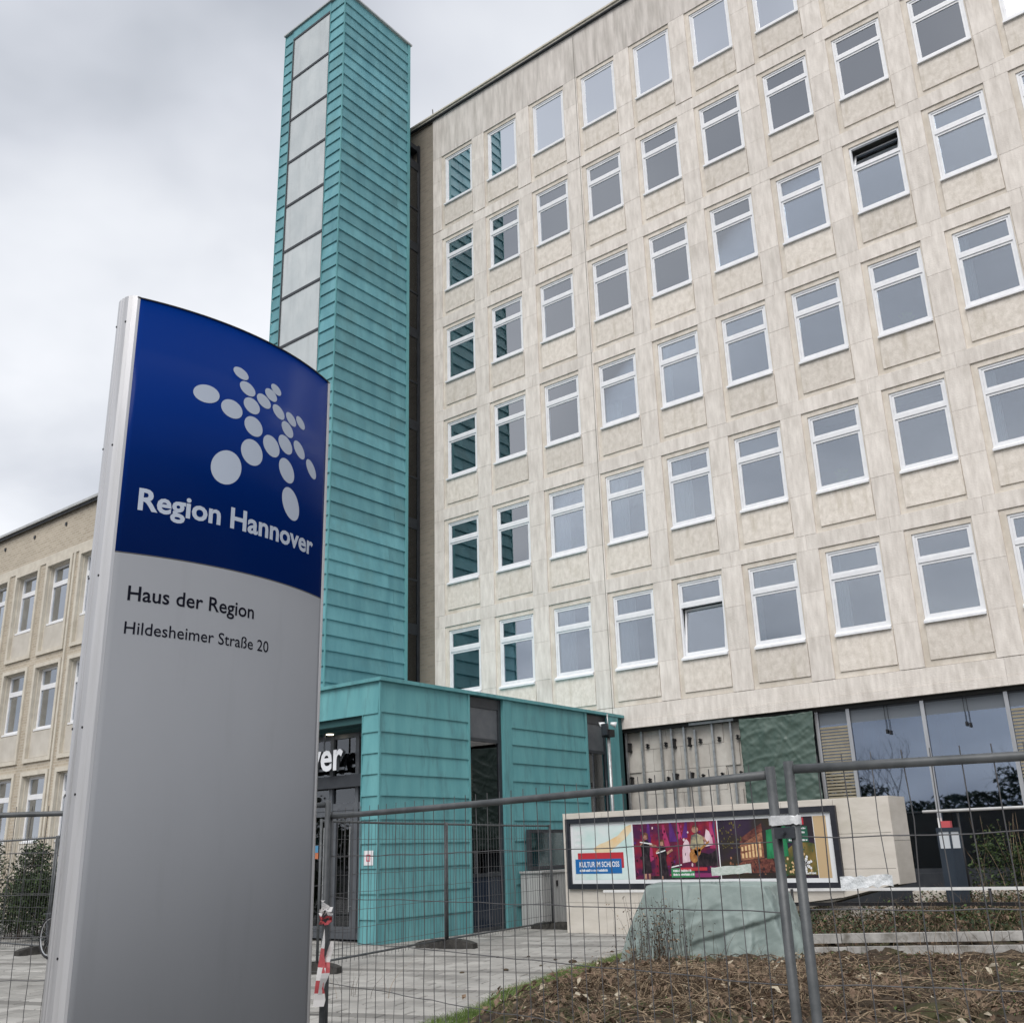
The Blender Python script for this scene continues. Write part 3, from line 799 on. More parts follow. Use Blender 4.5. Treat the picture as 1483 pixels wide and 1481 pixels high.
# ------------------------------------------------------------------ sign pylon
sign = root('sign_pylon', (15.68, -19.27, 0), 'tall curved blue and grey information pylon in the foreground', 'sign')
SR, SYC, SXF = 1.64, -19.27, 15.88
SXC = SXF - SR; SXM = 15.68
STOP = 4.2
M['sign_blue'] = surf('sign_blue_enamel', (0.0008,0.0190,0.140), (0.0012,0.0225,0.160), (0.5,0.5,0.3), 0.25, 0, spec=0.05)
M['sign_grey'] = surf('sign_silver_paint', (0.205,0.214,0.232), (0.218,0.227,0.245), (0.9,0.9,0.5), 0.55, 0.02, 0.0, 0.14, c3=(0.192,0.20,0.216), c3scale=(6,6,0.7), c3lo=0.58, c3hi=0.8, bscale=(3,3,3))
M['sign_alu'] = surf('sign_edge_aluminium', (0.46,0.46,0.47), (0.58,0.58,0.60), (8,8,0.5), 0.36, 0, 0.55, 0.5, c3=(0.36,0.36,0.36), c3scale=(25,25,0.8), c3lo=0.55, c3hi=0.8)
M['sign_dot'] = plain('sign_pale_print', (0.40,0.45,0.54), 0.4, spec=0.2)
M['sign_text'] = plain('sign_black_print', (0.006,0.007,0.014), 0.6, spec=0.05)
M['seam'] = plain('sign_seam', (0.05,0.05,0.055), 0.6)
def arc(s, off=0.0, side=1):
    t = s/SR
    x = SXC + (SR+off)*math.cos(t); y = SYC + (SR+off)*math.sin(t)
    if side < 0: x = 2*SXM - x
    return x, y
def curved(s0, s1, z0, z1, side=1, n=36, th=0.018):
    mb = MB()
    for i in range(n+1):
        s = s0+(s1-s0)*i/n
        for off in (0.0, -th):
            x, y = arc(s, off, side)
            mb.v.append((x, y, z0)); mb.v.append((x, y, z1))
    for i in range(n):
        a = 4*i; b = a+4
        q = [(a,b,b+1,a+1),(b+2,a+2,a+3,b+3),(a+1,b+1,b+3,a+3),(b,a,a+2,b+2)]
        if side < 0: q = [k[::-1] for k in q]
        mb.f += q; mb.m += [0]*4
    mb.f += [(0,1,3,2), (4*n,4*n+2,4*n+3,4*n+1)]; mb.m += [0,0]
    return mb
for sd in (1, -1):
    part('blue_panel', curved(-0.640, 0.640, 2.878, STOP-0.006, sd), M['sign_blue'], sign, True)
    part('grey_panel', curved(-0.640, 0.640, -0.05, 2.872, sd), M['sign_grey'], sign, True)
    part('panel_seam', curved(-0.640, 0.640, 2.8722, 2.8778, sd, th=0.03), M['seam'], sign, True)
tp_ = MB(); n = 30
top_l = [arc(-0.645+1.29*i/n, 0.004, 1) for i in range(n+1)]; bot_l = [arc(-0.645+1.29*i/n, 0.004, -1) for i in range(n+1)]
for i in range(n):
    for z, fl in ((STOP, 0), (STOP-0.006, 1)):
        q = [(*top_l[i], z), (*top_l[i+1], z), (*bot_l[i+1], z), (*bot_l[i], z)]
        tp_.face(q[::-1] if fl else q)
    tp_.face([(*top_l[i], STOP-0.006), (*top_l[i+1], STOP-0.006), (*top_l[i+1], STOP), (*top_l[i], STOP)])
part('top_cap', tp_, M['black'], sign)
# aluminium edge profiles: extruded outline with grooves and a rounded nose
def edge_profile(sgn):
    x0, y0 = arc(-0.640 if sgn < 0 else 0.640)
    hw = x0 - SXM
    pr = [(hw+0.004, 0.012), (hw+0.002, -0.004), (hw-0.012, -0.022), (hw-0.032, -0.034), (hw-0.060, -0.040), (hw-0.064, -0.033), (hw-0.068, -0.033), (hw-0.072, -0.040)]
    pr = pr + [(-a, b) for a, b in pr[::-1]] + [(-hw+0.02, 0.012), (hw-0.02, 0.012)]
    if sgn < 0: pts = [(SXM+a, y0+b) for a, b in pr]
    else: pts = [(SXM-a, y0-b) for a, b in pr]
    mb = MB(); k = len(pts)
    vs = [(x, y, -0.05) for x, y in pts] + [(x, y, STOP+0.004) for x, y in pts]
    fs = [(i, i+k, (i+1) % k + k, (i+1) % k) for i in range(k)]
    fs += [tuple(range(k)), tuple(range(k, 2*k))[::-1]]
    mb.raw(vs, fs)
    o = part('edge_profile', mb, M['sign_alu'], sign)
    sc = MB()
    for z in (4.06, 3.40, 2.76, 2.08, 1.80, 1.16):
        for a in (-0.040, 0.040):
            yy = y0-0.0352 if sgn < 0 else y0+0.0352
            p0 = (SXM+a, yy-0.002, z); p1 = (SXM+a, yy+0.002, z)
            sc.tube([p0, p1], 0.0055, 8)
    part('screw', sc, M['black'], o)
    part('butt_joint', MB().box(SXM-0.012, SXM+0.012, y0-0.0345 if sgn < 0 else y0+0.032, y0-0.032 if sgn < 0 else y0+0.0345, 1.93, 1.933), M['seam'], o)
edge_profile(-1); edge_profile(1)
part('infill', MB().box(SXM-0.05, SXM+0.05, SYC-0.60, SYC+0.60, -0.05, STOP-0.02), M['black'], sign)
# logo dots (curved ellipses) and printed lettering
DOTS = [(-0.265,3.766,0.071,0.049,-171),(-0.12,3.727,0.063,0.05,174),(-0.08,3.945,0.048,0.029,164),(-0.034,3.872,0.051,0.035,160),(-0.002,3.785,0.053,0.042,162),(0.017,3.673,0.06,0.052,155),(0.074,3.84,0.05,0.034,157),(0.121,3.894,0.045,0.03,157),(0.155,3.939,0.04,0.025,155),(0.181,3.816,0.049,0.032,149),(0.279,3.81,0.047,0.029,148),(0.359,3.82,0.044,0.027,147),(0.254,3.74,0.052,0.036,145),(0.244,3.647,0.06,0.044,144),(0.142,3.603,0.064,0.052,138),(0.016,3.526,0.072,0.068,117),(-0.129,3.401,0.097,0.082,59),(0.358,3.657,0.058,0.036,140),(0.475,3.584,0.062,0.036,137),(0.263,3.502,0.072,0.054,127),(0.307,3.325,0.093,0.064,117)]
def on_sign(s, z, off=0.0009):
    x, y = arc(s, off); return (x, y, z)
for s, z, a, b, t in DOTS:
    t = R(t); mb = MB(); n = 40
    mb.v.append(on_sign(s, z))
    for ring_ in (0.5, 1.0):
        for i in range(n):
            k = 2*math.pi*i/n
            ds = ring_*(a*math.cos(k)*math.cos(t) - b*math.sin(k)*math.sin(t)); dz = ring_*(a*math.cos(k)*math.sin(t) + b*math.sin(k)*math.cos(t))
            mb.v.append(on_sign(s+ds, z+dz))
    for i in range(n):
        j = (i+1) % n
        mb.f += [(0, 1+i, 1+j), (1+i, 1+n+i, 1+n+j, 1+j)]; mb.m += [0, 0]
    part('logo_dot', mb, M['sign_dot'], sign)
for body, a, b, base, cap, bold, mt in (('Region Hannover', -0.55, 0.519, 3.089, 0.110, 0.026, 'sign_dot'), ('Haus der Region', -0.557, 0.085, 2.653, 0.069, 0.011, 'sign_text'), ('Hildesheimer Stra\u00dfe 20', -0.558, 0.191, 2.499, 0.056, 0.004, 'sign_text')):
    v, f = fit_text(body, a, b, base, cap, bold)
    part('lettering', MB().raw([on_sign(s, z) for s, z in v], f), M[mt], sign)

# ------------------------------------------------------------------ construction fences
def fence(label, p0, p1, ztop, zbot, rail_r=0.0195, wr=0.0022, bow=0.0, post_ext=0.03, mat='galv', dz1=0.0, hstep=0.25, name='construction_fence', double_top=False):
    p0 = Vector((p0[0], p0[1], 0)); p1 = Vector((p1[0], p1[1], 0))
    d = (p1-p0); Ln = d.length; d.normalize(); nrm = Vector((-d.y, d.x, 0))
    f_ = root(name, ((p0+p1)/2 + Vector((0,0,zbot))), label, 'fence', 'mesh construction fence panels')
    def pt(s, z, off=0.0):
        t = s/Ln
        return p0 + d*s + nrm*(off + bow*math.sin(math.pi*t)) + Vector((0,0,z + dz1*t))
    for s in (0.0, Ln):
        part('post', MB().tube([pt(s, zbot), pt(s, ztop+post_ext)], rail_r, 10), M[mat], f_, True)
    nseg = 8
    part('top_rail', MB().tube([pt(0.02+(Ln-0.04)*i/nseg, ztop - 0.006*math.sin(math.pi*i/nseg)) for i in range(nseg+1)], rail_r*0.9, 10), M[mat], f_, True)
    part('bottom_rail', MB().tube([pt(0.02, zbot+0.12), pt(Ln-0.02, zbot+0.12)], rail_r*0.8, 10), M[mat], f_, True)
    w = MB(); r2 = random.Random(int(Ln*1000+p0.x*77))
    k = int((Ln-0.1)/0.1)
    for i in range(1, k+1):
        s = i*Ln/(k+1); path = []; js = [r2.gauss(0, 0.004) for _ in range(9)]
        for j in range(9):
            z = zbot+0.06+(ztop+0.045-zbot-0.06)*j/8
            path.append(pt(s+js[j], z, r2.gauss(0, 0.002)))
        w.tube(path, wr, 4)
    z = ztop - hstep
    while z > zbot+0.15:
        path = [pt(0.02+(Ln-0.04)*j/24, z+r2.gauss(0, 0.003), 0.004) for j in range(25)]
        w.tube(path, wr, 4)
        z -= hstep
    part('wire_mesh', w, M['wire'], f_)
    return f_, pt
fA, ptA = fence('long near fence panel running from the pylon to the joined posts', (14.72,-17.62), (18.19,-18.46), 1.772, -0.20)
fB, ptB = fence('nearest fence panel at the lower right, beyond the joined posts', (18.275,-18.48), (21.75,-17.80), 1.785, -0.20)
fC, ptC = fence('near fence panel half hidden behind the pylon', (14.735,-17.655), (11.98,-19.9), 1.845, -0.12)
fD, ptD = fence('far fence panel in front of the entrance pillar', (8.53,-12.30), (7.72,-8.75), 2.02, 0.02, rail_r=0.020, wr=0.0032)
fE, ptE = fence('far fence panel between the entrance pillar and the billboard', (7.70,-8.68), (7.06,-4.75), 2.02, 0.02, rail_r=0.020, wr=0.0032)
fF, ptF = fence('far fence panel seen left of the pylon, its left end out of frame', (0.98,-12.25), (-2.60,-12.1), 2.03, 0.0, rail_r=0.020, wr=0.0032)
fG, ptG = fence('far fence panel mostly hidden behind the pylon', (8.45,-12.38), (4.80,-12.35), 2.03, 0.0, rail_r=0.020, wr=0.0032)
fH, ptH = fence('far fence panel hidden behind the middle of the pylon', (4.72,-12.35), (1.05,-12.25), 2.03, 0.0, rail_r=0.020, wr=0.0032)
fI, ptI = fence('far fence panel out past the left edge beside the shrubs', (-2.66,-12.1), (-6.2,-12.0), 2.03, 0.0, rail_r=0.020, wr=0.0032)

# post coupler
cp = root('fence_coupler', (18.235, -18.47, 1.60), 'silver tape and dark clamp joining the two near fence posts', 'clamp')
cb = MB()
for z0, z1, rr2 in ((1.585, 1.615, 0.025),):
    ring_p = [ptA(3.57, 0), Vector((18.275,-18.48,0))]
    a, b = ring_p; dd = (b-a).normalized(); nn = Vector((-dd.y, dd.x, 0))
    out_ = []
    for i in range(9):
        t = math.pi/2 + math.pi*i/8; out_.append(a + dd*math.cos(t)*rr2 + nn*math.sin(t)*rr2)
    for i in range(9):
        t = -math.pi/2 + math.pi*i/8; out_.append(b + dd*math.cos(t)*rr2 + nn*math.sin(t)*rr2)
    k = len(out_)
    cb.raw([(p.x,p.y,z0+0.004*math.sin(i*2.1)) for i, p in enumerate(out_)] + [(p.x,p.y,z1+0.005*math.sin(i*1.7)) for i, p in enumerate(out_)], [(i,(i+1)%k,(i+1)%k+k,i+k) for i in range(k)] + [tuple(range(k))[::-1], tuple(range(k,2*k))])
M['silver'] = surf('silver_tape', (0.55,0.56,0.57), (0.72,0.73,0.74), (60,60,60), 0.35, 0.2, 0.2)
part('silver_band', cb, M['silver'], cp)
c2 = MB(); c2.box(18.20, 18.28, -18.505, -18.44, 1.535, 1.575); c2.tube([(18.24,-18.53,1.555),(18.24,-18.41,1.555)], 0.008, 6)
part('clamp_body', c2, M['darkmetal'], cp)

# fence feet
def foot(label, c, ang, L=1.05, W=0.24, H=0.14):
    mb = MB(); n = 12
    ca, sa = math.cos(ang), math.sin(ang)
    def W_(x, y, z): return (c[0]+x*ca-y*sa, c[1]+x*sa+y*ca, c[2]+z)
    prof = []
    for i in range(n+1):
        x = -L/2+L*i/n; e = abs(2*i/n-1)
        w = W/2*(1-0.28*e**4); h = H*(1-0.45*e**3) * (0.78 if abs(i-n/2) < 0.9 else 1.0)
        prof.append((x, w, h))
    for x, w, h in prof:
        mb.v += [W_(x,-w,0), W_(x,-w*0.86,h), W_(x,w*0.86,h), W_(x,w,0)]
    for i in range(n):
        a = 4*i
        for k in range(3): mb.f.append((a+k, a+k+4, a+k+5, a+k+1)); mb.m.append(0)
    mb.f += [(0,1,2,3), (4*n+3,4*n+2,4*n+1,4*n)]; mb.m += [0,0]
    o = root('ballast_block', c, label, 'fence foot', 'rubber fence feet')
    part('block', mb, M['rubber'], o)
    h_ = MB()
    for t in (-0.25, -0.1, 0.1, 0.25):
        x, y, z = W_(t*L, 0, H*0.985); h_.lathe([(0.028,0.0),(0.028,0.006)], (x,y,z), 8)
    part('socket', h_, M['black'], o)
fa = math.atan2(3.55, -0.81)
foot('black rubber fence foot on the paving before the entrance pillar', (7.70,-8.72,0.002), R(10), 1.15)
foot('dark rubber fence foot against the end of the billboard wall', (7.10,-4.75,0.002), R(5))
foot('dark rubber fence foot showing at the right edge of the pylon', (8.30,-12.30,0.002), R(20))
foot('rubber fence foot behind the pylon', (1.0,-12.25,0.002), R(90))

# barrier tape on the left near post
M['tape_red'] = plain('red_barrier_tape', (0.50,0.085,0.095), 0.45)
M['tape_white'] = plain('white_barrier_tape', (0.75,0.73,0.72), 0.45)
tape = root('barrier_tape', (14.73,-17.66,0.75), 'knotted red and white barrier tape hanging on a near fence post', 'tape')
def ribbon(pts, w, seq, tw=0.8, ph=0.0):
    mb = MB(); n = len(pts)
    L_ = []
    for i, p in enumerate(pts):
        a = ph + tw*i/n*3; L_.append((Vector(p)+Vector((math.cos(a),math.sin(a),0))*w/2*(0.75+0.25*math.sin(i*1.3)), Vector(p)-Vector((math.cos(a),math.sin(a),0))*w/2))
    for i in range(n-1):
        mb.face([L_[i][0], L_[i][1], L_[i+1][1], L_[i+1][0]], seq[i % len(seq)])
    return mb
px_, py_ = 14.765, -17.675
vdir = (Vector((px_,py_,0))-Vector((CAM.x,CAM.y,0))).normalized(); rgt = Vector((-vdir.y*-1, -vdir.x*1, 0)); rgt = Vector((vdir.y, -vdir.x, 0))
def tp3(u, w_, z): 
    p = Vector((px_,py_,0)) + rgt*u - vdir*w_; return (p.x, p.y, z)
ra = R(-40)
part('tape_strip', ribbon([tp3(-0.005-0.02*(i/12), 0.03+0.008*math.sin(i), 1.09-0.44*i/12) for i in range(13)], 0.075, [1,1,1,0,0,0,1,1,0,0,1,1], 0.5, ra), [M['tape_red'], M['tape_white']], tape, True)
part('tape_strip', ribbon([tp3(0.045-0.06*(i/10), 0.045+0.01*math.cos(i), 1.02-0.30*i/10) for i in range(11)], 0.05, [1,1,1,1,0,0,1,1,1,1], 0.7, ra+0.4), [M['tape_red'], M['tape_white']], tape, True)
kn = MB(); r3 = random.Random(3)
for q in range(4):
    pts = [tp3(0.034*math.cos(t*6.28/9+q), 0.034*math.sin(t*6.28/9+q)+0.005, 1.13+0.025*q+0.015*math.sin(t*2.3+q)) for t in range(10)]
    kn2 = ribbon(pts, 0.03, [q % 2], 2.5, q); kn.raw(kn2.v, kn2.f, 0); kn.m[-len(kn2.f):] = [0 if q < 2 else 1]*len(kn2.f)
part('tape_knot', kn, [M['tape_red'], M['tape_white']], tape, True)
part('tape_strip', ribbon([tp3(-0.01+0.012*math.sin(i), 0.01, 1.20+0.012*i) for i in range(6)], 0.05, [1], 1.5, ra), [M['tape_red'], M['tape_white']], tape, True)

# foil tags on the near fence
M['foil'] = surf('crinkled_foil', (0.50,0.53,0.55), (0.72,0.74,0.76), (40,40,25), 0.35, 0.5, spec=0.5)
M['taglabel'] = surf('pale_printed_tag', (0.42,0.50,0.45), (0.60,0.64,0.62), (60,60,200), 0.45)
def tag_plate(name, label, pt, s0, s1, z0, z1, tilt, jit=0.003, mt='foil'):
    mb = MB(); n = 10; r4 = random.Random(int(s0*100))
    for i in range(n+1):
        s = s0+(s1-s0)*i/n
        for z in (z0+2*r4.uniform(-jit,jit), (z0+z1)/2, z1+2*r4.uniform(-jit,jit)):
            mb.v.append(tuple(pt(s, z+tilt*(i/n-0.5), -0.012+r4.uniform(-jit,jit))))
    for i in range(n):
        for k in range(2):
            a = 3*i+k; mb.f.append((a, a+3, a+4, a+1)); mb.m.append(0)
    o = solo(name, mb, M[mt], pt((s0+s1)/2, z0), label, 'foil tag')
    md = o.modifiers.new('thickness', 'SOLIDIFY'); md.thickness = 0.003
tag_plate('foil_tag', 'small pale printed tag hanging on the near fence in front of the poster stage', ptA, 3.24, 3.44, 1.408, 1.440, 0.012, 0.0008, 'taglabel')
tag_plate('foil_tag', 'crumpled foil tag on the lower right fence below the billboard corner', ptB, 0.14, 0.32, 1.36, 1.40, 0.01)

# ------------------------------------------------------------------ billboard wall and billboard
M['bb_stone'] = surf('limestone_wall', (0.55,0.51,0.455), (0.64,0.60,0.545), (1.5,1.5,5), 0.85, 0.2, c3=(0.48,0.45,0.38), c3scale=(0.8,0.8,1.5), c3lo=0.55, c3hi=0.8, rand=0.04, bscale=(12,12,24))
bw = root('billboard_wall', (11.0, -5.0, 0), 'low pale stone wall carrying the billboard', 'wall')
BX0, BX1, BY0, BY1, BT = 7.90, 14.40, -5.43, -4.60, 2.20
# wall body: lower edge rises to the right over the ramp
def low(x): return 0.0 if x < 10.6 else 0.88*(x-10.6)/(BX1-10.6)
body = MB()
bp_ = [(BX0+0.02, -0.05), (10.6, -0.05), (BX1-0.02, 0.86), (BX1-0.02, BT-0.02), (BX0+0.02, BT-0.02)]
k = len(bp_)
body.raw([(x, BY0+0.03, z) for x, z in bp_] + [(x, BY1-0.03, z) for x, z in bp_], [tuple(range(k)), tuple(range(k,2*k))[::-1]] + [(i, i+k, (i+1)%k+k, (i+1)%k) for i in range(k)])
part('wall_core', body, M['joint'], bw)
cw = (BX1-BX0)/7; ch = BT/4
for i in range(7):
    for j in range(4):
        x0, x1, z0, z1 = BX0+i*cw+0.003, BX0+(i+1)*cw-0.003, j*ch+0.003, (j+1)*ch-0.003
        zl0, zl1 = max(z0, low(x0)), max(z0, low(x1))
        if zl1 >= z1-0.02: continue
        yo = BY0+rnd.uniform(0,0.004)
        q = [(x0, zl0), (x1, zl1), (x1, z1), (x0, z1)]
        mb = MB().raw([(x, yo, z) for x, z in q]+[(x, BY0+0.05, z) for x, z in q], [(0,1,2,3)]+[(a_, a_+4, (a_+1)%4+4, (a_+1)%4) for a_ in range(4)])
        part('stone_slab', mb, M['bb_stone'], bw)
for j in range(2):
    z0, z1 = (0.86, 1.52) if j == 0 else (1.526, BT-0.003)
    part('stone_slab', MB().box(BX1-0.03, BX1, BY0+0.004, BY1, z0, z1), M['bb_stone'], bw)
    part('stone_slab', MB().box(BX0, BX0+0.025, BY0+0.005, BY1, 0 if j == 0 else 1.11, 1.10 if j == 0 else BT-0.003), M['bb_stone'], bw)
part('coping', MB().box(BX0, BX1, BY0+0.002, BY1, BT-0.003, BT+0.02), M['bb_stone'], bw)
part('ramp_wall', MB().box(11.2, 14.3, BY0+0.25, BY1-0.1, -0.05, 0.55), M['bb_stone'], bw)

bb = root('billboard', (10.75, -5.46, 0.80), 'long dark-framed billboard with a culture poster on the stone wall', 'billboard')
FX0, FX1, FZ0, FZ1 = 8.00, 13.52, 0.80, 2.11
M['bbframe'] = surf('billboard_frame_metal', (0.020,0.022,0.030), (0.032,0.034,0.044), (5,5,5), 0.4, 0, 0.3, 0.5)
part('frame', MB().ring(FX0, FX1, FZ0, FZ1, 0.095, -5.50, -5.425), M['bbframe'], bb)
YS = -5.452
PX0, PX1, PZ0, PZ1 = 8.095, 13.425, 0.895, 2.015
M['paper'] = plain('poster_white_paper', (0.72,0.74,0.76), 0.5)
part('poster_sheet', MB().box(PX0, PX1, YS, -5.428, PZ0, PZ1), M['paper'], bb)
IX0, IX1, IZ0, IZ1 = PX0+0.06, PX1-0.10, PZ0+0.07, PZ1-0.06     # printed area
W_, H_ = IX1-IX0, IZ1-IZ0
lay = [0]
def flat(name, polys, mt, lv):
    y = YS - 0.0016*lv
    if name in ('stage_specks', 'night_specks', 'fine_print', 'poster_logo'):
        mb = MB()
        for q in polys: mb.face([(IX0+u*W_, y, IZ0+w*H_) for u, w in q])
        part(name, mb, mt, bb)['kind'] = 'stuff'
    else:
        for q in polys: part(name, MB().face([(IX0+u*W_, y, IZ0+w*H_) for u, w in q]), mt, bb)
def rect(a, b, c, d): return [(a,c),(b,c),(b,d),(a,d)]
def wash(name, cols, scale, lo=0.35, hi=0.65):
    mt = surf(name, cols[0], cols[1], scale, 0.45, 0, spec=0.4, c3=cols[2], c3scale=tuple(s*0.6 for s in scale), c3lo=0.45, c3hi=0.62, lo=lo, hi=hi)
    return mt
def ell(u, w, a, b, n=18, t0=0): return [(u+a*math.cos(2*math.pi*i/n+t0), w+b*math.sin(2*math.pi*i/n+t0)) for i in range(n)]
part1 = wash('poster_mint_watercolour', ((0.42,0.60,0.56),(0.62,0.74,0.74),(0.66,0.70,0.70)), (1.2,1.2,1.6))
flat('poster_field', [rect(0,0.262,0,1)], part1, 1)
splash = wash('poster_orange_watercolour', ((0.72,0.50,0.26),(0.70,0.60,0.42),(0.72,0.68,0.55)), (2.5,2.5,3))
flat('poster_splash', [[(0.09,0.58),(0.10,0.50),(0.16,0.50),(0.19,0.60),(0.235,0.75),(0.262,0.88),(0.262,1.0),(0.24,0.97),(0.20,0.80),(0.15,0.70),(0.12,0.66)]], splash, 2)
rd = plain('poster_red', (0.45,0.03,0.045), 0.45); blu = plain('poster_blue', (0.012,0.13,0.38), 0.45); wht = plain('poster_white', (0.75,0.76,0.78), 0.45)
flat('poster_bar', [rect(0.018,0.222,0.215,0.50)], rd, 3)
flat('poster_bar', [rect(0.006,0.212,0.115,0.385)], blu, 4)
def ptext(body, u0, u1, base, cap, bold, mt, lv):
    v, f = fit_text(body, u0, u1, base, cap, bold)
    mb = MB().raw([(IX0+a*W_, YS-0.0016*lv, IZ0+b*H_) for a, b in v], f)
    part('lettering', mb, mt, bb)
ptext('KULTUR IM SCHLOSS', 0.024, 0.202, 0.235, 0.10, 0.02, wht, 5)
# stage photograph
def scribble(u0, u1, base, cap, mt, lv, sd=1):
    # print too small to read in the photograph: broken marks only
    r5 = random.Random(sd); u = u0; q = []
    while u < u1:
        w = r5.uniform(0.0016, 0.0042)
        q.append(rect(u, min(u+w, u1), base+cap*r5.uniform(0,0.15), base+cap*r5.uniform(0.65,1.0)))
        u += w + r5.choice((0.0008, 0.0008, 0.0010, 0.0026))
    flat('fine_print', q, mt, lv)
scribble(0.024, 0.150, 0.150, 0.05, wht, 5, 2)
scribble(0.008, 0.045, 0.84, 0.09, wht, 4, 3); scribble(0.008, 0.035, 0.72, 0.08, wht, 4, 4); scribble(0.008, 0.05, 0.61, 0.07, wht, 4, 5)
stage = surf('poster_stage_curtain', (0.13,0.007,0.018), (0.33,0.015,0.035), (9,9,0.6), 0.45, 0, spec=0.4, c3=(0.06,0.008,0.05), c3scale=(1.6,1.6,2.4), c3lo=0.42, c3hi=0.62)
flat('stage_print', [rect(0.268,0.608,0,1)], stage, 1)
mag = surf('poster_magenta_light', (0.28,0.02,0.08), (0.42,0.05,0.16), (4,4,2), 0.45, 0); vio = surf('poster_violet_light', (0.05,0.012,0.10), (0.12,0.03,0.20), (4,4,2), 0.45, 0)
pink = surf('poster_pink_light', (0.50,0.28,0.36), (0.72,0.60,0.64), (5,5,2), 0.45, 0)
def cone(u, w0, w1, wd, sk): return [(u-0.004, w1), (u+0.004, w1), (u+sk+wd, w0), (u+sk-wd, w0)]
flat('stage_print', [cone(0.335,0.62,1.0,0.012,-0.004), cone(0.425,0.66,1.0,0.016,0.01), cone(0.49,0.72,1.0,0.012,-0.01), cone(0.60,0.55,1.0,0.010,-0.012)], vio, 2)
flat('stage_print', [cone(0.395,0.56,0.97,0.014,0.012), cone(0.455,0.70,0.99,0.010,0.006), cone(0.585,0.52,0.98,0.014,0.006), [(0.325,0.52),(0.345,0.60),(0.35,0.35),(0.330,0.3)]], mag, 3)
flat('stage_print', [[(0.466,0.28),(0.468,0.50),(0.474,0.62),(0.486,0.70),(0.497,0.64),(0.500,0.46),(0.496,0.30)], [(0.556,0.55),(0.560,0.72),(0.567,0.86),(0.578,0.82),(0.588,0.70),(0.590,0.58)]], pink, 4)
blk_ = surf('poster_black', (0.006,0.005,0.008), (0.055,0.035,0.045), (16,16,9), 0.45, lo=0.4, hi=0.75); skin = surf('poster_skin', (0.20,0.085,0.06), (0.50,0.29,0.21), (12,12,12), 0.45); gtr = surf('poster_guitar', (0.20,0.075,0.02), (0.48,0.23,0.07), (14,14,14), 0.45); shirt = wash('poster_shirt', ((0.30,0.26,0.16),(0.45,0.40,0.25),(0.10,0.10,0.10)), (14,14,14))
flat('stage_print', [[(0.300,0.10),(0.302,0.42),(0.298,0.62),(0.306,0.70),(0.330,0.70),(0.338,0.60),(0.333,0.42),(0.340,0.12)], [(0.368,0.06),(0.370,0.36),(0.364,0.50),(0.374,0.58),(0.398,0.58),(0.405,0.46),(0.400,0.34),(0.408,0.06)], [(0.515,0.22),(0.52,0.40),(0.545,0.46),(0.575,0.42),(0.60,0.50),(0.606,0.22)], rect(0.335,0.608,0.0,0.06)], blk_, 5)
flat('stage_print', [ell(0.320,0.765,0.011,0.055), ell(0.387,0.64,0.010,0.052), ell(0.524,0.86,0.013,0.062), [(0.335,0.66),(0.365,0.60),(0.366,0.56),(0.334,0.61)], [(0.404,0.48),(0.428,0.54),(0.430,0.50),(0.406,0.43)], rect(0.308,0.317,0.0,0.10), rect(0.324,0.333,0.0,0.10), rect(0.376,0.384,0.0,0.06)], skin, 6)
flat('stage_print', [[(0.500,0.55),(0.508,0.76),(0.530,0.79),(0.552,0.74),(0.556,0.56),(0.540,0.48),(0.512,0.48)]], shirt, 6)
flat('stage_print', [ell(0.513,0.40,0.018,0.12,16,0.3), ell(0.528,0.48,0.013,0.08), [(0.530,0.50),(0.575,0.66),(0.577,0.63),(0.533,0.46)]], gtr, 7)
flat('stage_print', [[(0.296,0.68),(0.345,0.64),(0.345,0.62),(0.296,0.66)], [(0.362,0.47),(0.40,0.52),(0.40,0.50),(0.362,0.45)], [(0.420,0.22),(0.462,0.26),(0.462,0.24),(0.420,0.20)]], wht, 7)
hair = surf('poster_hair', (0.05,0.02,0.015), (0.16,0.07,0.04), (20,20,8), 0.45)
flat('stage_print', [[(0.310,0.74),(0.312,0.83),(0.322,0.845),(0.331,0.82),(0.333,0.70),(0.329,0.72),(0.327,0.79),(0.316,0.80)], [(0.378,0.60),(0.378,0.69),(0.387,0.715),(0.396,0.69),(0.398,0.58),(0.393,0.61),(0.392,0.67),(0.382,0.67)], [(0.512,0.88),(0.516,0.935),(0.530,0.935),(0.537,0.88),(0.531,0.905),(0.517,0.905)]], hair, 6.6)
flat('stage_print', [[(0.300,0.66),(0.294,0.58),(0.312,0.66),(0.316,0.70)], [(0.366,0.52),(0.358,0.46),(0.374,0.50),(0.378,0.56)], [(0.552,0.70),(0.566,0.60),(0.570,0.63),(0.556,0.74)]], skin, 6.4)
grn = plain('poster_green', (0.035,0.22,0.085), 0.45); purp = plain('poster_purple', (0.22,0.025,0.12), 0.45)
flat('poster_bar', [rect(0.418,0.510,0.03,0.19)], grn, 6); flat('poster_bar', [rect(0.510,0.606,0.03,0.10)], purp, 6); flat('poster_bar', [rect(0.455,0.56,0.145,0.20)], rd, 7)
scribble(0.426, 0.500, 0.125, 0.045, wht, 8, 6); scribble(0.426, 0.510, 0.06, 0.045, wht, 8, 7)
r8 = random.Random(77)
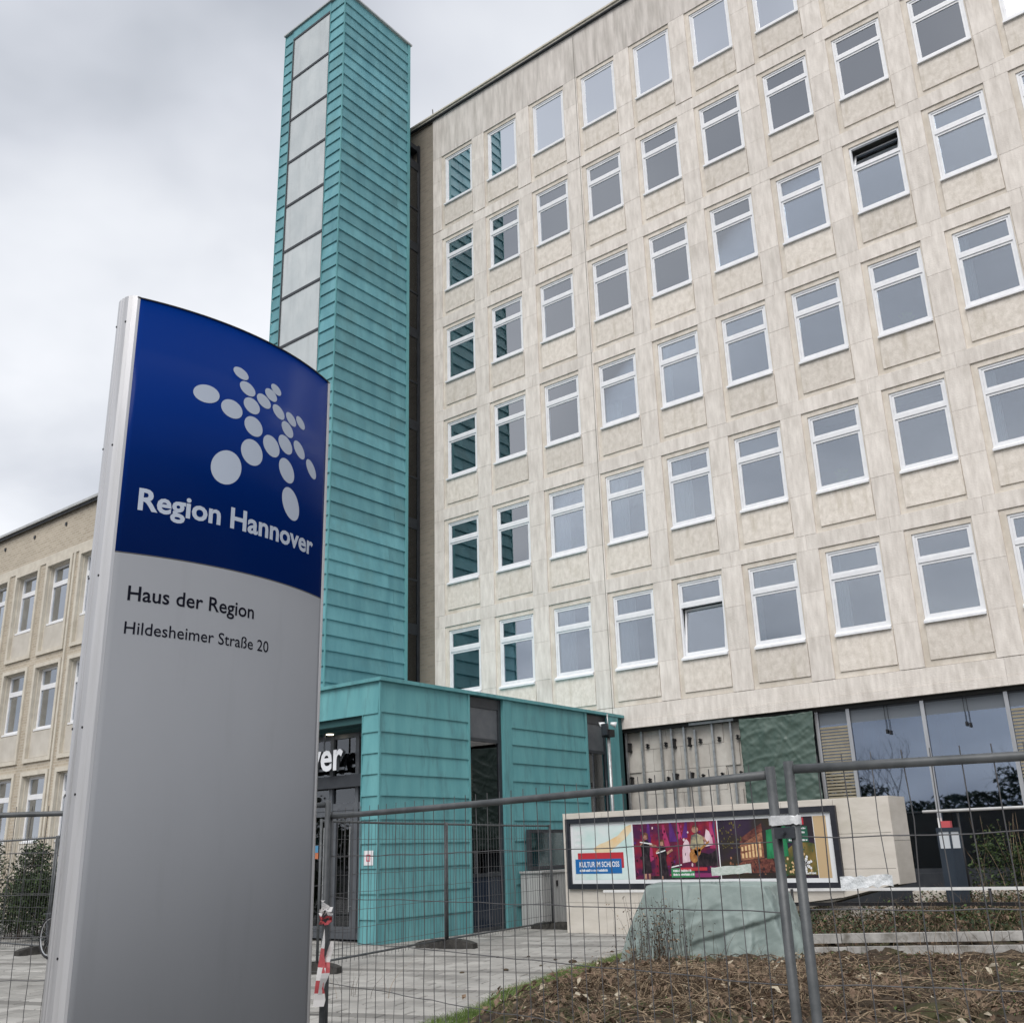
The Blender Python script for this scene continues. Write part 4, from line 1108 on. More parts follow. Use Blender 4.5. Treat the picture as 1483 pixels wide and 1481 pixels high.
for nm_, mt_, cnt in (('stage_specks', blk_, 40), ('stage_specks', pink, 12), ('stage_specks', mag, 8), ('stage_specks', vio, 26), ('stage_specks', stage, 30)):
    q_ = []
    for _ in range(cnt):
        u_ = r8.uniform(0.272, 0.604); w_ = r8.uniform(0.05, 0.97) if mt_ is not blk_ else r8.uniform(0.05, 0.45)
        q_.append(ell(u_, w_, r8.uniform(0.0012,0.005), r8.uniform(0.008,0.035), 6, r8.random()))
    flat(nm_, q_, mt_, 3 if mt_ is not blk_ else 5.5)
# night photograph of a lit house
night = wash('poster_night_sky', ((0.012,0.008,0.022),(0.035,0.018,0.045),(0.03,0.022,0.012)), (2,2,2))
flat('night_print', [rect(0.612,0.955,0,1)], night, 1)
lit = surf('poster_lit_facade', (0.15,0.055,0.035), (0.40,0.19,0.11), (10,10,16), 0.45); roofc = surf('poster_roof', (0.05,0.014,0.016), (0.20,0.07,0.05), (9,9,14), 0.45)
flat('night_print', [[(0.690,0.30),(0.690,0.56),(0.775,0.78),(0.775,0.34)]], lit, 2)
flat('night_print', [[(0.688,0.565),(0.695,0.68),(0.775,0.92),(0.777,0.79)], [(0.62,0.08),(0.70,0.30),(0.80,0.34),(0.83,0.10)]], roofc, 3)
lw = plain('poster_lit_window', (0.70,0.48,0.25), 0.45)
flat('night_print', [rect(0.695+0.013*i, 0.702+0.013*i, a+0.005*i, b+0.016*i) for i in range(6) for a, b in ((0.34,0.42),(0.46,0.53))], lw, 4)
gold = wash('poster_gold_grass', ((0.14,0.10,0.025),(0.26,0.18,0.05),(0.05,0.07,0.02)), (6,6,2))
flat('night_print', [[(0.83,0.05),(0.84,0.40),(0.90,0.62),(0.955,0.55),(0.955,0.05)]], gold, 2)
green2 = surf('poster_bright_green', (0.012,0.12,0.05), (0.03,0.27,0.11), (7,7,3), 0.45); dgr = plain('poster_dark_green', (0.015,0.10,0.06), 0.45)
flat('poster_bar', [[(0.785,0.32),(0.790,0.80),(0.860,0.86),(0.862,0.36)]], green2, 5)
flat('poster_bar', [rect(0.860,0.935,0.58,0.84)], dgr, 5)
flat('poster_bar', [rect(0.855,0.925,0.87,0.985)], rd, 6)
scribble(0.825, 0.852, 0.885, 0.085, wht, 7, 8); scribble(0.862, 0.918, 0.89, 0.08, wht, 7, 9)
for i_, z_ in enumerate((0.79, 0.725, 0.66, 0.60)): scribble(0.868, (0.930,0.925,0.905,0.932)[i_], z_, 0.035, wht, 7, 20+i_)
scribble(0.880, 0.948, 0.06, 0.04, wht, 7, 30)
for mt_, cnt, u0_, u1_, w0_, w1_ in ((gold, 40, 0.62, 0.70, 0.5, 0.98), (lit, 30, 0.63, 0.82, 0.05, 0.35), (dgr, 40, 0.83, 0.95, 0.05, 0.55), (lw, 22, 0.84, 0.95, 0.05, 0.4), (night, 30, 0.66, 0.80, 0.05, 0.30)):
    flat('night_specks', [ell(r8.uniform(u0_,u1_), r8.uniform(w0_,w1_), r8.uniform(0.001,0.004), r8.uniform(0.006,0.03), 6, r8.random()) for _ in range(cnt)], mt_, 4.5)
pol = []
for k_ in range(7):
    t = 2*math.pi*k_/7+0.3
    for rr_, sz_ in ((0.35, 0.30), (0.75, 0.26), (1.1, 0.22)):
        pol.append(ell(0.915+0.020*rr_*math.cos(t), 0.23+0.11*rr_*math.sin(t), 0.018*sz_, 0.10*sz_, 8))
flat('poster_logo', pol, wht, 7)
bei = plain('poster_beige', (0.52,0.38,0.22), 0.45)
flat('poster_bar', [rect(0.957,1.0,0,1)], bei, 1)
# ------------------------------------------------------------------ small things by the pavilion
M['cabinet'] = surf('grey_cabinet_sheet', (0.36,0.365,0.36), (0.43,0.435,0.43), (6,6,0.6), 0.5, 0, spec=0.4, c3=(0.27,0.27,0.265), c3scale=(5,5,0.5), c3lo=0.55, c3hi=0.8)
cab = root('utility_cabinet', (6.40, -3.85, 0), 'pale grey ribbed utility cabinet between the pavilion and billboard wall', 'cabinet')
part('body', MB().box(6.145, 6.70, -4.60, -3.05, 0.0, 1.08), M['cabinet'], cab)
part('lid', MB().box(6.14, 6.74, -4.64, -3.01, 1.081, 1.12), M['cabinet'], cab)
ribs = MB()
for i in range(16): y = -4.55+i*0.096; ribs.box(6.701, 6.712, y, y+0.05, 0.05, 1.06)
part('front_ribs', ribs, M['cabinet'], cab)
part('lock', MB().box(6.713, 6.735, -4.10, -4.06, 0.80, 0.92), M['black'], cab)
part('plinth', MB().box(6.15, 6.69, -4.58, -3.07, -0.05, -0.001), M['darkmetal'], cab)
dc = root('display_case', (6.15, -3.6, 1.1), 'dark framed notice case mounted on the turquoise pavilion wall', 'display case')
dm = MB(); y0, y1, z0, z1 = -4.36, -2.60, 1.14, 1.98
dm.box(6.135, 6.23, y0, y0+0.07, z0, z1); dm.box(6.135, 6.23, y1-0.07, y1, z0, z1); dm.box(6.135, 6.23, y0+0.07, y1-0.07, z0, z0+0.07); dm.box(6.135, 6.23, y0+0.07, y1-0.07, z1-0.07, z1)
part('frame', dm, M['darkmetal'], dc)
M['casegreen'] = plain('display_case_backing', (0.07,0.24,0.235), 0.6); M['caseglass'] = glass('display_case_glass', 0.8, 0.0, (0.85,0.9,0.9))
part('back_panel', MB().box(6.135, 6.16, y0+0.071, y1-0.071, z0+0.071, z1-0.071), M['casegreen'], dc)
part('pane', MB().box(6.20, 6.206, y0+0.071, y1-0.071, z0+0.071, z1-0.071), M['caseglass'], dc)

pole = root('camera_pole', (6.42, -1.25, 0), 'slim grey pole with floodlights and a black box at the pavilion corner', 'pole')
part('mast', MB().tube([(6.42,-1.25,0.0),(6.42,-1.25,4.30)], 0.045, 12), M['galv_l'], pole, True)
part('mast_tip', MB().tube([(6.42,-1.25,4.30),(6.42,-1.25,4.74)], 0.02, 8), M['galv_l'], pole, True)
part('control_box', MB().box(6.30, 6.54, -1.36, -1.14, 4.16, 4.34), M['black'], pole)
for s_ in (-1, 1):
    hd = MB().tube([(6.42+0.05*s_,-1.25+0.05*s_,4.50),(6.42+0.15*s_,-1.25+0.14*s_,4.46)], [0.03, 0.075], 12)
    part('floodlight', hd, M['white'], pole, True)
part('control_box', MB().box(6.34, 6.50, -1.43, -1.365, 4.20, 4.48), M['darkmetal'], pole)

M['notice'] = plain('white_notice_paper', (0.72,0.72,0.74), 0.6); M['noticered'] = plain('notice_red_print', (0.55,0.06,0.10), 0.6)
nt_ = root('paper_notice', (5.86, PY-0.005, 1.33), 'white paper notice with red print taped to the entrance pillar', 'notice')
part('sheet', MB().box(5.73, 5.98, PY-0.006, PY-0.002, 1.36, 1.62), M['notice'], nt_)
part('red_print', MB().box(5.80, 5.91, PY-0.009, PY-0.0065, 1.53, 1.55).box(5.80, 5.90, PY-0.009, PY-0.0065, 1.43, 1.45).box(5.80, 5.82, PY-0.009, PY-0.0065, 1.451, 1.529).box(5.885, 5.905, PY-0.009, PY-0.0065, 1.455, 1.529), M['noticered'], nt_)
nb_ = root('door_sticker', (3.45, DY-0.08, 1.5), 'small orange and blue sticker on the entrance door glass beside the pylon', 'sticker')
M['stk1'] = plain('sticker_orange', (0.50,0.17,0.08), 0.5); M['stk2'] = plain('sticker_blue', (0.08,0.25,0.42), 0.5); M['stk3'] = plain('sticker_teal', (0.20,0.42,0.38), 0.5)
part('orange_field', MB().box(3.28, 3.62, DY-0.060, DY-0.056, 1.50, 1.68), M['stk1'], nb_); part('blue_field', MB().box(3.5, 3.62, DY-0.0645, DY-0.061, 1.62, 1.76), M['stk2'], nb_); part('pale_field', MB().box(3.28, 3.50, DY-0.060, DY-0.056, 1.681, 1.90), M['stk3'], nb_)

# ------------------------------------------------------------------ paving
M['paver'] = surf('concrete_paver', (0.285,0.278,0.262), (0.36,0.35,0.33), (1.3,1.3,1.3), 0.92, 0.3, c3=(0.20,0.194,0.182), c3scale=(0.9,0.9,0.9), c3lo=0.52, c3hi=0.72, rand=0.14, bscale=(40,40,40))
M['paver_d'] = surf('concrete_paver_dark', (0.175,0.17,0.16), (0.225,0.218,0.205), (1.3,1.3,1.3), 0.92, 0.3, rand=0.08, bscale=(40,40,40))
M['paver_b'] = surf('concrete_paver_pale', (0.33,0.322,0.305), (0.40,0.39,0.37), (1.3,1.3,1.3), 0.92, 0.3, bscale=(40,40,40))
M['paver_c'] = surf('concrete_paver_grey', (0.25,0.244,0.23), (0.31,0.302,0.285), (1.3,1.3,1.3), 0.92, 0.3, bscale=(40,40,40))
M['sand'] = surf('joint_sand', (0.055,0.053,0.048), (0.09,0.086,0.078), (3,3,3), 0.95)
structure('paving_bed', MB().face([(-34,-26,-0.035),(16,-26,-0.035),(16,3,-0.035),(-34,3,-0.035)]), M['sand'])
PA = R(16); pc, ps = math.cos(PA), math.sin(PA)
plaza = link('plaza', None, None, (8,-12,0)); plaza['kind'] = 'structure'
SXP, SYP = 0.40, 0.26
def paver_mesh(mt):
    b = 0.008; w, h = SXP-0.020, SYP-0.020
    vs = [(b,b,0),(w-b,b,0),(w-b,h-b,0),(b,h-b,0)] + [(0,0,-b),(w,0,-b),(w,h,-b),(0,h,-b)] + [(0,0,-0.03),(w,0,-0.03),(w,h,-0.03),(0,h,-0.03)]
    fs = [(0,1,2,3)]
    for k in range(4):
        n = (k+1) % 4; fs += [(4+k,4+n,n,k), (8+k,8+n,4+n,4+k)]
    return vs, fs
pv, pf = paver_mesh(None)
pme = [MB().raw(pv, pf).mesh('paver', M['paver']), MB().raw(pv, pf).mesh('paver', M['paver_d'])]
cands = []
def campix(x, y, z):
    d = Vector((x,y,z))-CAM; zz_ = d.dot(fw)
    if zz_ < 0.3: return None
    return (741.5+1417.7*d.dot(rr)/zz_, 770.57-1417.7*d.dot(uu)/zz_)
for j in range(-95, 60):
    for i in range(-75, 70):
        u = i*SXP + (SXP*0.5 if j % 2 else 0); w = j*SYP
        x = 8 + u*pc - w*ps; y = -12 + u*ps + w*pc
        if y < -21 or y > 1.0 or x < -16 or x > 15: continue
        if x > edge_x(y)+0.35: continue
        if y > -6.4 and x < -4.4: continue
        if y > -8.6 and x < 5.7 and x > -4.2: continue
        px = campix(x, y, 0)
        cands.append((x, y, j, i, px))
dark = lambda j: (j % 7) == 0
vis = []
for c_ in cands:
    x, y, j, i, px = c_
    ok = px is not None and 425 < px[0] < 900 and 1330 < px[1] < 1510 and not (px[0] < 445)
    if ok: vis.append(((Vector((x,y,0))-CAM).length, c_))
vis.sort(key=lambda t: t[0])
near_set = set(id(c_) for _, c_ in vis[:300])
rest = MB()
for c_ in cands:
    x, y, j, i, px = c_
    mi = 1 if dark(j) else 0
    tone = rnd.choice((0,0,2,3))
    dz = rnd.uniform(-0.003, 0.003)
    if id(c_) in near_set:
        o = link('paver', pme[mi], plaza, (x, y, dz), (0, 0, PA))
    else:
        rest.raw([(x+a*pc-b*ps, y+a*ps+b*pc, z+dz) for a, b, z in pv[:8]], [f_ for f_ in pf if max(f_) < 8], mi or tone)
ro = link('paver_field', rest.mesh('paver_field', [M['paver'], M['paver_d'], M['paver_b'], M['paver_c']]), plaza, (8,-12,0)); ro.location = -WL[plaza]; ro['kind'] = 'stuff'

# ------------------------------------------------------------------ planted mound
M['soil'] = surf('dark_soil', (0.026,0.019,0.013), (0.085,0.062,0.042), (9,9,9), 0.97, 0.8, c3=(0.060,0.066,0.026), c3scale=(1.5,1.5,1.5), c3lo=0.5, c3hi=0.7, bscale=(25,25,25))
from mathutils import noise as mnoise
def clumpy(x, y, sc=0.9, o=0.0): return 0.5+0.5*mnoise.noise(Vector((x*sc+o, y*sc-o, o)))*1.6
mo = MB(); nx, ny = 190, 200
x0, x1, y0, y1 = 10.2, 30.0, -17.15, 0.1
r6 = random.Random(4)
for j in range(ny+1):
    y = y0+(y1-y0)*j/ny
    for i in range(nx+1):
        x = edge_x(y)-0.25 + (x1-(edge_x(y)-0.25))*(i/nx)**1.4
        d = x-edge_x(y)
        mo.v.append((x, y, ground_h(x,y) + ((r6.gauss(0,0.026)+0.075*mnoise.noise(Vector((x*1.6,y*1.6,2.0)))+0.07*mnoise.noise(Vector((x*4.5,y*4.5,7.0)))) if d > 0.3 else 0) - (0.03 if d < 0 else 0)))
for j in range(ny):
    for i in range(nx):
        a = j*(nx+1)+i; mo.f.append((a,a+1,a+nx+2,a+nx+1)); mo.m.append(0)
structure('soil_mound', mo, M['soil'], True)

M['stem'] = surf('dead_stems', (0.12,0.085,0.055), (0.36,0.275,0.185), (30,30,3), 0.9)
M['stem_d'] = surf('dark_twigs', (0.034,0.023,0.016), (0.080,0.055,0.038), (30,30,3), 0.9)
M['leaf_dead'] = surf('dead_leaves', (0.075,0.045,0.030), (0.25,0.18,0.125), (12,12,12), 0.85)
M['leaf_pale'] = surf('pale_leaves', (0.34,0.29,0.21), (0.50,0.45,0.36), (12,12,12), 0.85)
M['leaf_green'] = surf('low_green_leaves', (0.035,0.065,0.018), (0.085,0.125,0.040), (6,6,6), 0.7)
M['leaf_dark'] = surf('dark_evergreen_leaves', (0.016,0.030,0.014), (0.045,0.068,0.030), (5,5,5), 0.6)
M['grass'] = surf('verge_grass', (0.060,0.105,0.022), (0.150,0.215,0.055), (7,7,7), 0.8)
def stuff(name, mb, mats, label, cat, smooth=False):
    o = link(name, mb.mesh(name, mats, smooth)); tag(o, label, cat); o['kind'] = 'stuff'; return o
def stalk(mb, x, y, z, h, lean, az, r_, mat=0, n=4):
    pts = []; 
    for k in range(n+1):
        t = k/n; pts.append((x+math.cos(az)*lean*t*t*h, y+math.sin(az)*lean*t*t*h, z+h*t*(1-0.25*lean*t)))
    i0 = len(mb.v)
    sx, sy = -math.sin(az+0.8)*r_, math.cos(az+0.8)*r_
    for k, p in enumerate(pts):
        q = 1-0.75*k/n
        mb.v += [(p[0]-sx*q,p[1]-sy*q,p[2]), (p[0]+sx*q,p[1]+sy*q,p[2]), (p[0]+sy*q*1.2,p[1]-sx*q*1.2,p[2])]
    for k in range(n):
        a = i0+3*k
        for e_ in range(3): mb.f.append((a+e_, a+(e_+1)%3, a+3+(e_+1)%3, a+3+e_)); mb.m.append(mat)
    return pts
def leaf(mb, p, s, rg, mat=0):
    a = rg.uniform(0, 6.28); tl = rg.uniform(-0.9, 0.9); rl = rg.uniform(-0.9, 0.9)
    u_ = Vector((math.cos(a)*math.cos(tl), math.sin(a)*math.cos(tl), math.sin(tl)))
    v_ = Vector((-math.sin(a)*math.cos(rl), math.cos(a)*math.cos(rl), math.sin(rl)))
    p = Vector(p); w_ = u_.cross(v_)*0.15*s
    mb.face([p-u_*s*0.5, p+v_*s*0.28+w_, p+u_*s*0.5], mat); mb.face([p+u_*s*0.5, p-v_*s*0.28+w_, p-u_*s*0.5], mat)
rv = random.Random(21)
dead = MB(); lit_ = MB(); grn_ = MB()
# mat: brown litter, thick in the band across the lower right
for _ in range(26000):
    y = rv.uniform(-16.4, -9.2); d = rv.uniform(0.45, 7.5)
    x = edge_x(y)+d
    dens = smooth((d-0.3)/1.2)
    clump = clumpy(x, y, 0.8, 1.0)
    heap = math.exp(-(((x-14.9)/1.25)**2+((y+13.2)/1.25)**2)) + 0.40*math.exp(-(((x-17.4)/0.6)**2+((y+12.6)/0.7)**2)) + 0.22*math.exp(-(((x-16.2)/2.5)**2+((y+10.4)/0.4)**2))
    clump = min(1.0, max(0.0, clump))
    if rv.random() > dens*(0.05+0.42*heap+0.22*max(0,clump-0.55)*2): continue
    z = ground_h(x,y)-0.01
    if rv.random() < 0.62:
        h = rv.uniform(0.06,0.20)*(0.5+0.6*clump+0.9*heap)*(1-0.5*smooth((y+11.6)/1.2))
        stalk(dead, x, y, z, h, rv.uniform(0.4,1.8), rv.uniform(0,6.28), rv.uniform(0.0022,0.005), 0 if rv.random() < 0.6 else 1, 4)
    else:
        # lying stems
        a = rv.uniform(0,6.28); L_ = rv.uniform(0.2,0.8)
        pts = [(x+math.cos(a)*L_*t, y+math.sin(a)*L_*t, z+0.02+(0.02+0.04*clump+0.14*heap)*math.sin(t*3.1)+rv.uniform(0,0.04)) for t in (0,0.35,0.7,1.0)]
        dead.tube(pts, rv.uniform(0.0022,0.0055), 3, 0 if rv.random() < 0.62 else 1, False)
for _ in range(22000):
    y = rv.uniform(-16.4, -9.0); d = rv.uniform(0.3, 8.0); x = edge_x(y)+d
    clump = min(1.0, max(0.0, clumpy(x, y, 1.1, 5.0)))
    if rv.random() > smooth(d/1.3)*(0.10+0.70*clump**2): continue
    leaf(lit_, (x, y, ground_h(x,y)+rv.uniform(0.005,0.05)), rv.uniform(0.03,0.10), rv, 0 if rv.random() < 0.88 else 1)
for _ in range(16000):
    y = rv.uniform(-16.8, -8.0); d = rv.uniform(0.2, 9.0); x = edge_x(y)+d
    clump = mnoise.noise(Vector((x*1.0+9, y*1.0, 3.0)))
    if clump < 0.10 and rv.random() > 0.10: continue
    leaf(grn_, (x, y, ground_h(x,y)+rv.uniform(0.0,0.06)), rv.uniform(0.02,0.05), rv, 0)
for _ in range(150):
    if rv.random() < 0.72: x, y = 14.8+rv.gauss(0,0.95), -13.0+rv.gauss(0,0.95)
    else: y = rv.uniform(-15.5,-10.3); x = edge_x(y)+rv.uniform(1.0,6.5)
    if x < edge_x(y)+0.5 or y > -10.9: continue
    z = ground_h(x,y)+0.05*mnoise.noise(Vector((x*1.6,y*1.6,2.0)))-0.02; sc_ = rv.uniform(0.6,1.25); az0 = rv.uniform(0,6.28); mat_ = rv.choice((0,0,1))
    for _k in range(rv.randint(18,42)):
        stalk(dead, x+rv.gauss(0,0.05), y+rv.gauss(0,0.05), z, rv.uniform(0.14,0.36)*sc_, rv.uniform(0.5,2.2), az0+rv.gauss(0,1.3), rv.uniform(0.002,0.0048), mat_ if rv.random() < 0.8 else 1-mat_, 5)
    for _k in range(rv.randint(4,14)):
        leaf(lit_, (x+rv.gauss(0,0.14), y+rv.gauss(0,0.14), z+rv.uniform(0.05,0.2)), rv.uniform(0.04,0.11), rv, 0 if rv.random() < 0.85 else 1)
stuff('dead_stems', dead, [M['stem'], M['stem_d']], 'tangle of brown dead stems over the planted mound at lower right', 'dead stems')
cd_ = MB()
for _ in range(1500):
    y = rv.uniform(-16.5,-8.8); d = rv.uniform(0.3,8.0); x = edge_x(y)+d
    if rv.random() > 0.25+0.75*clumpy(x,y,1.3,11.0): continue
    s = rv.uniform(0.012,0.05)*(1 if rv.random() < 0.9 else 1.7); z = ground_h(x,y)+0.012
    i0 = len(cd_.v); nn_ = 6
    cd_.lathe([(s*rv.uniform(0.6,1.0),-s*0.4),(s*rv.uniform(0.8,1.2),s*0.1),(s*rv.uniform(0.3,0.7),s*0.55)], (x,y,z), nn_)
    for q in range(i0, len(cd_.v)):
        a_, b_, c_ = cd_.v[q]; cd_.v[q] = (a_+rv.gauss(0,s*0.15), b_+rv.gauss(0,s*0.15), c_+rv.gauss(0,s*0.12))
stuff('soil_clods', cd_, M['soil'], 'rough dark clods of earth across the mound', 'soil clods')
stuff('leaf_litter', lit_, [M['leaf_dead'], M['leaf_pale']], 'brown and pale fallen leaves scattered over the mound soil', 'leaf litter')
stuff('ground_cover', grn_, M['leaf_green'], 'patches of low green weeds on the mound soil', 'ground cover')
gr = MB()
for _ in range(15000):
    y = rv.uniform(-19.5, -8.6); d = abs(rv.gauss(0.22, 0.22))-0.10
    if d > 0.62: continue
    x = edge_x(y)+d+0.06*math.sin(y*3.1); z = max(ground_h(x,y), -0.02)-0.005
    if d < 0 : z = 0.0
    stalk(gr, x, y, z, rv.uniform(0.03,0.10)*(1.0-0.4*abs(d-0.2)), rv.uniform(0.2,1.4), rv.uniform(0,6.28), rv.uniform(0.0018,0.0034), 0, 2)
stuff('grass_verge', gr, M['grass'], 'strip of short green grass along the paving edge', 'grass')
# small stones
st_ = MB()
for _ in range(55):
    y = rv.uniform(-15.5,-8.5); x = edge_x(y)+rv.uniform(-1.4,3.5) if rv.random() < 0.3 else edge_x(y)+rv.uniform(0.3,8)
    s = rv.uniform(0.012,0.032); z = max(ground_h(x,y), 0)+s*0.3
    st_.lathe([(s*0.5,-s*0.5),(s,-s*0.05),(s*0.6,s*0.45),(s*0.2,s*0.55)], (x,y,z), 6)
M['pebble'] = surf('pale_pebbles', (0.36,0.34,0.31), (0.58,0.56,0.52), (20,20,20), 0.85)
stuff('pebbles', st_, M['pebble'], 'pale pebbles and bits of rubble on the mound and paving edge', 'pebbles')
cl_ = MB()
for px2, py2, s in ((9.55,-9.6,0.05),(9.95,-9.35,0.045),(10.6,-9.55,0.05),(11.05,-9.75,0.11),(10.9,-10.3,0.05),(10.4,-11.4,0.06),(10.75,-10.9,0.07)):
    s *= 0.55
    cl_.lathe([(s*0.9,0.0),(s*1.1,s*0.25),(s*0.7,s*0.55),(s*0.2,s*0.65)], (px2,py2,0.0), 9)
stuff('soil_crumbs', cl_, M['soil'], 'dark clods of soil lying on the paving near the grass edge', 'soil clods')

# ------------------------------------------------------------------ tarpaulin covered stack
M['tarp'] = surf('pale_green_tarpaulin', (0.195,0.245,0.235), (0.255,0.308,0.292), (2.2,2.2,2.2), 0.5, 0.3, spec=0.35, c3=(0.14,0.185,0.175), c3scale=(1.6,1.6,2.5), c3lo=0.52, c3hi=0.8, bscale=(6,6,6))
tg = MB(); r7 = random.Random(8)
TC = Vector((13.42,-9.75,0.0)); ta = R(11)
tcx, tsx = math.cos(ta), math.sin(ta)
def tarp_ring(t):
    # t 0..1 base to top; rounded rectangle, wider at the base, slanting left side
    hw_l = 1.20-0.38*t**0.75; hw_r = 1.00-0.26*t**1.3; hd = 0.68-0.14*t
    return hw_l, hw_r, hd
NR, NU = 44, 260
def rrect(u, hl, hr, hd):
    # u 0..1 around, starting front-left going right
    per = 2*(hl+hr)+4*hd; s = u*per
    if s < hl+hr: return -hl+s, -hd
    s -= hl+hr
    if s < 2*hd: return hr, -hd+s
    s -= 2*hd
    if s < hl+hr: return hr-s, hd
    s -= hl+hr
    return -hl, hd-s
fold = [(r7.uniform(0,1), r7.uniform(0.005,0.016), r7.uniform(0.035,0.10)) for _ in range(22)]
TCR = [(r7.uniform(0.9,2.2), r7.uniform(0.6,1.2), r7.uniform(1.6,3.2), r7.uniform(0.02,0.045), r7.uniform(0,40)) for _ in range(5)] + [(r7.uniform(0.2,2.9), r7.uniform(1.0,2.0), r7.uniform(4,7), r7.uniform(0.006,0.014), r7.uniform(0,40)) for _ in range(6)]
for j in range(NR+1):
    t = j/NR
    hl, hr, hd = tarp_ring(t)
    for i in range(NU):
        u = i/NU
        x, y = rrect(u, hl, hr, hd)
        # soften corners
        x *= 1-0.05*(abs(y)/hd)**6*(abs(x)/max(hl,hr))**6
        nx_, ny_ = x, y*1.5; ln = math.hypot(nx_,ny_); nx_, ny_ = nx_/ln, ny_/ln
        o = 0.0
        for c_, wd, am in fold:
            dd_ = (u-c_+0.5) % 1-0.5
            o += am*math.exp(-abs((dd_+0.02*(t-0.5)*math.sin(c_*40))/wd)**1.3)*(1-t)**0.8*(0.7+0.3*math.sin(t*6+c_*30))
        # overlapping flap: upper sheet proud of the lower one, edge rising to the right
        if y < -hd*0.6:
            edge_t = 0.30+0.34*((x+0.10)/1.1) if x > -0.10 else 0.30-0.25*(-0.1-x)
            if x > -0.22: o += 0.045*smooth((t-edge_t)/0.03)*smooth((x+0.22)/0.06)
        for ang_, f1, f2, am, o_ in TCR:
            pu, pt2 = u*6.0, t*1.0
            p_ = pu*math.cos(ang_)+pt2*math.sin(ang_); q_ = -pu*math.sin(ang_)+pt2*math.cos(ang_)
            o += 0.6*(1-t**4)*am*max(0.0, 1-abs(mnoise.noise(Vector((p_*f1, q_*f2, o_))))*6)**1.2
        z = 0.10+0.97*t + 0.012*math.sin(u*31+t*5)*(1 if t < 0.95 else 0.3) - 0.05*(1-t)**2*abs(math.sin(u*23)+0.5*math.sin(u*61))
        z -= 0.022*smooth((t-0.6)/0.4)*(0.5+0.5*math.sin(u*19.0+1.0)) + 0.04*smooth((t-0.6)/0.4)*max(0,x)
        X, Y = x+nx_*o, y+ny_*o
        tg.v.append((TC.x+X*tcx-Y*tsx, TC.y+X*tsx+Y*tcx, z))
for j in range(NR):
    for i in range(NU):
        a, b = j*NU+i, j*NU+(i+1)%NU; tg.f.append((a,b,b+NU,a+NU)); tg.m.append(0)
# top surface
base_i = len(tg.v)
for k in (0.66, 0.33):
    hl, hr, hd = tarp_ring(1.0)
    for i in range(NU):
        x, y = rrect(i/NU, hl*k, hr*k, hd*k); tg.v.append((TC.x+x*tcx-y*tsx, TC.y+x*tsx+y*tcx, 1.045+0.015*math.sin(i*0.9)+ (0.01 if k < 0.5 else 0)))
prev = NR*NU
for q in range(2):
    cur_ = base_i+q*NU
    for i in range(NU): tg.f.append((prev+i, prev+(i+1)%NU, cur_+(i+1)%NU, cur_+i)); tg.m.append(0)
    prev = cur_
tg.f.append(tuple(prev+i for i in range(NU))); tg.m.append(0)
solo('covered_stack', tg, M['tarp'], (13.42,-9.75,0.1), 'stack of material covered by a pale green tarpaulin before the billboard', 'tarpaulin', smooth=True)
# dead perennial stalks in front of it
ds = MB()
for _ in range(90):
    x = 13.05+rv.gauss(0.1,0.20); y = -10.95+rv.gauss(0,0.15)
    pts = stalk(ds, x, y, ground_h(x,y)-0.02, rv.uniform(0.35,0.85), rv.uniform(0.0,0.45), rv.uniform(0,6.28), rv.uniform(0.003,0.005), 1, 5)
    for _k in range(5):
        p = rv.choice(pts[2:]); leaf(ds, (p[0]+rv.gauss(0,0.03), p[1]+rv.gauss(0,0.03), p[2]), rv.uniform(0.02,0.05), rv, rv.choice((0,1,1)))
for cx2, cy2, nn_, hh in ((14.0,-10.9,14,0.45),(15.3,-10.6,22,0.5),(16.3,-10.4,26,0.55),(17.2,-11.6,30,0.5),(16.0,-12.6,16,0.35),(10.9,-13.6,8,0.5),(15.9,-8.6,20,0.6),(17.6,-9.4,26,0.6),(14.9,-11.9,12,0.35)):
    for _ in range(nn_):
        x = cx2+rv.gauss(0,0.3); y = cy2+rv.gauss(0,0.25)
        stalk(ds, x, y, max(ground_h(x,y),0)-0.02, rv.uniform(0.4,1.0)*hh, rv.uniform(0.0,0.9), rv.uniform(0,6.28), rv.uniform(0.0022,0.004), rv.choice((0,1)), 5)
stuff('dry_stalks', ds, [M['stem'], M['stem_d']], 'tall dry flower stalks standing before the covered stack and kerb', 'dry stalks')

# ------------------------------------------------------------------ kerbs, bed, barrier, bollard, hedge on the right
M['kerb'] = surf('concrete_kerb', (0.27,0.262,0.25), (0.43,0.418,0.40), (6,6,6), 0.92, 0.4, c3=(0.13,0.12,0.10), c3scale=(4,4,4), c3lo=0.50, c3hi=0.72)
def kerb_row(a, b, w, h, n, label):
    a, b = Vector(a), Vector(b)
    r_ = root('kerb', (a+b)/2, label, 'kerb')
    d = (b-a)/n
    for i in range(n):
        part('kerb_stone', MB().beam(a+d*i+d*0.004, a+d*(i+1)-d*0.004+Vector((0,0,rnd.uniform(-0.004,0.004))), w, h), M['kerb'], r_)
kerb_row((13.6,-8.95,0.31), (21.0,-5.35,0.34), 0.12, 0.11, 8, 'upper pale concrete kerb row behind the mound')
kerb_row((14.0,-9.75,0.235), (21.2,-6.30,0.255), 0.10, 0.10, 8, 'lower concrete kerb row nearer the mound')
M['blackrail'] = plain('black_painted_rail', (0.012,0.012,0.014), 0.45); M['whiterail'] = surf('white_painted_rail', (0.62,0.62,0.62), (0.72,0.72,0.71), (9,9,9), 0.4)
lb = root('low_barrier', (16.5,-6.1,0.2), 'low barrier with a white top rail and black lower rail crossing the planted bed', 'barrier')
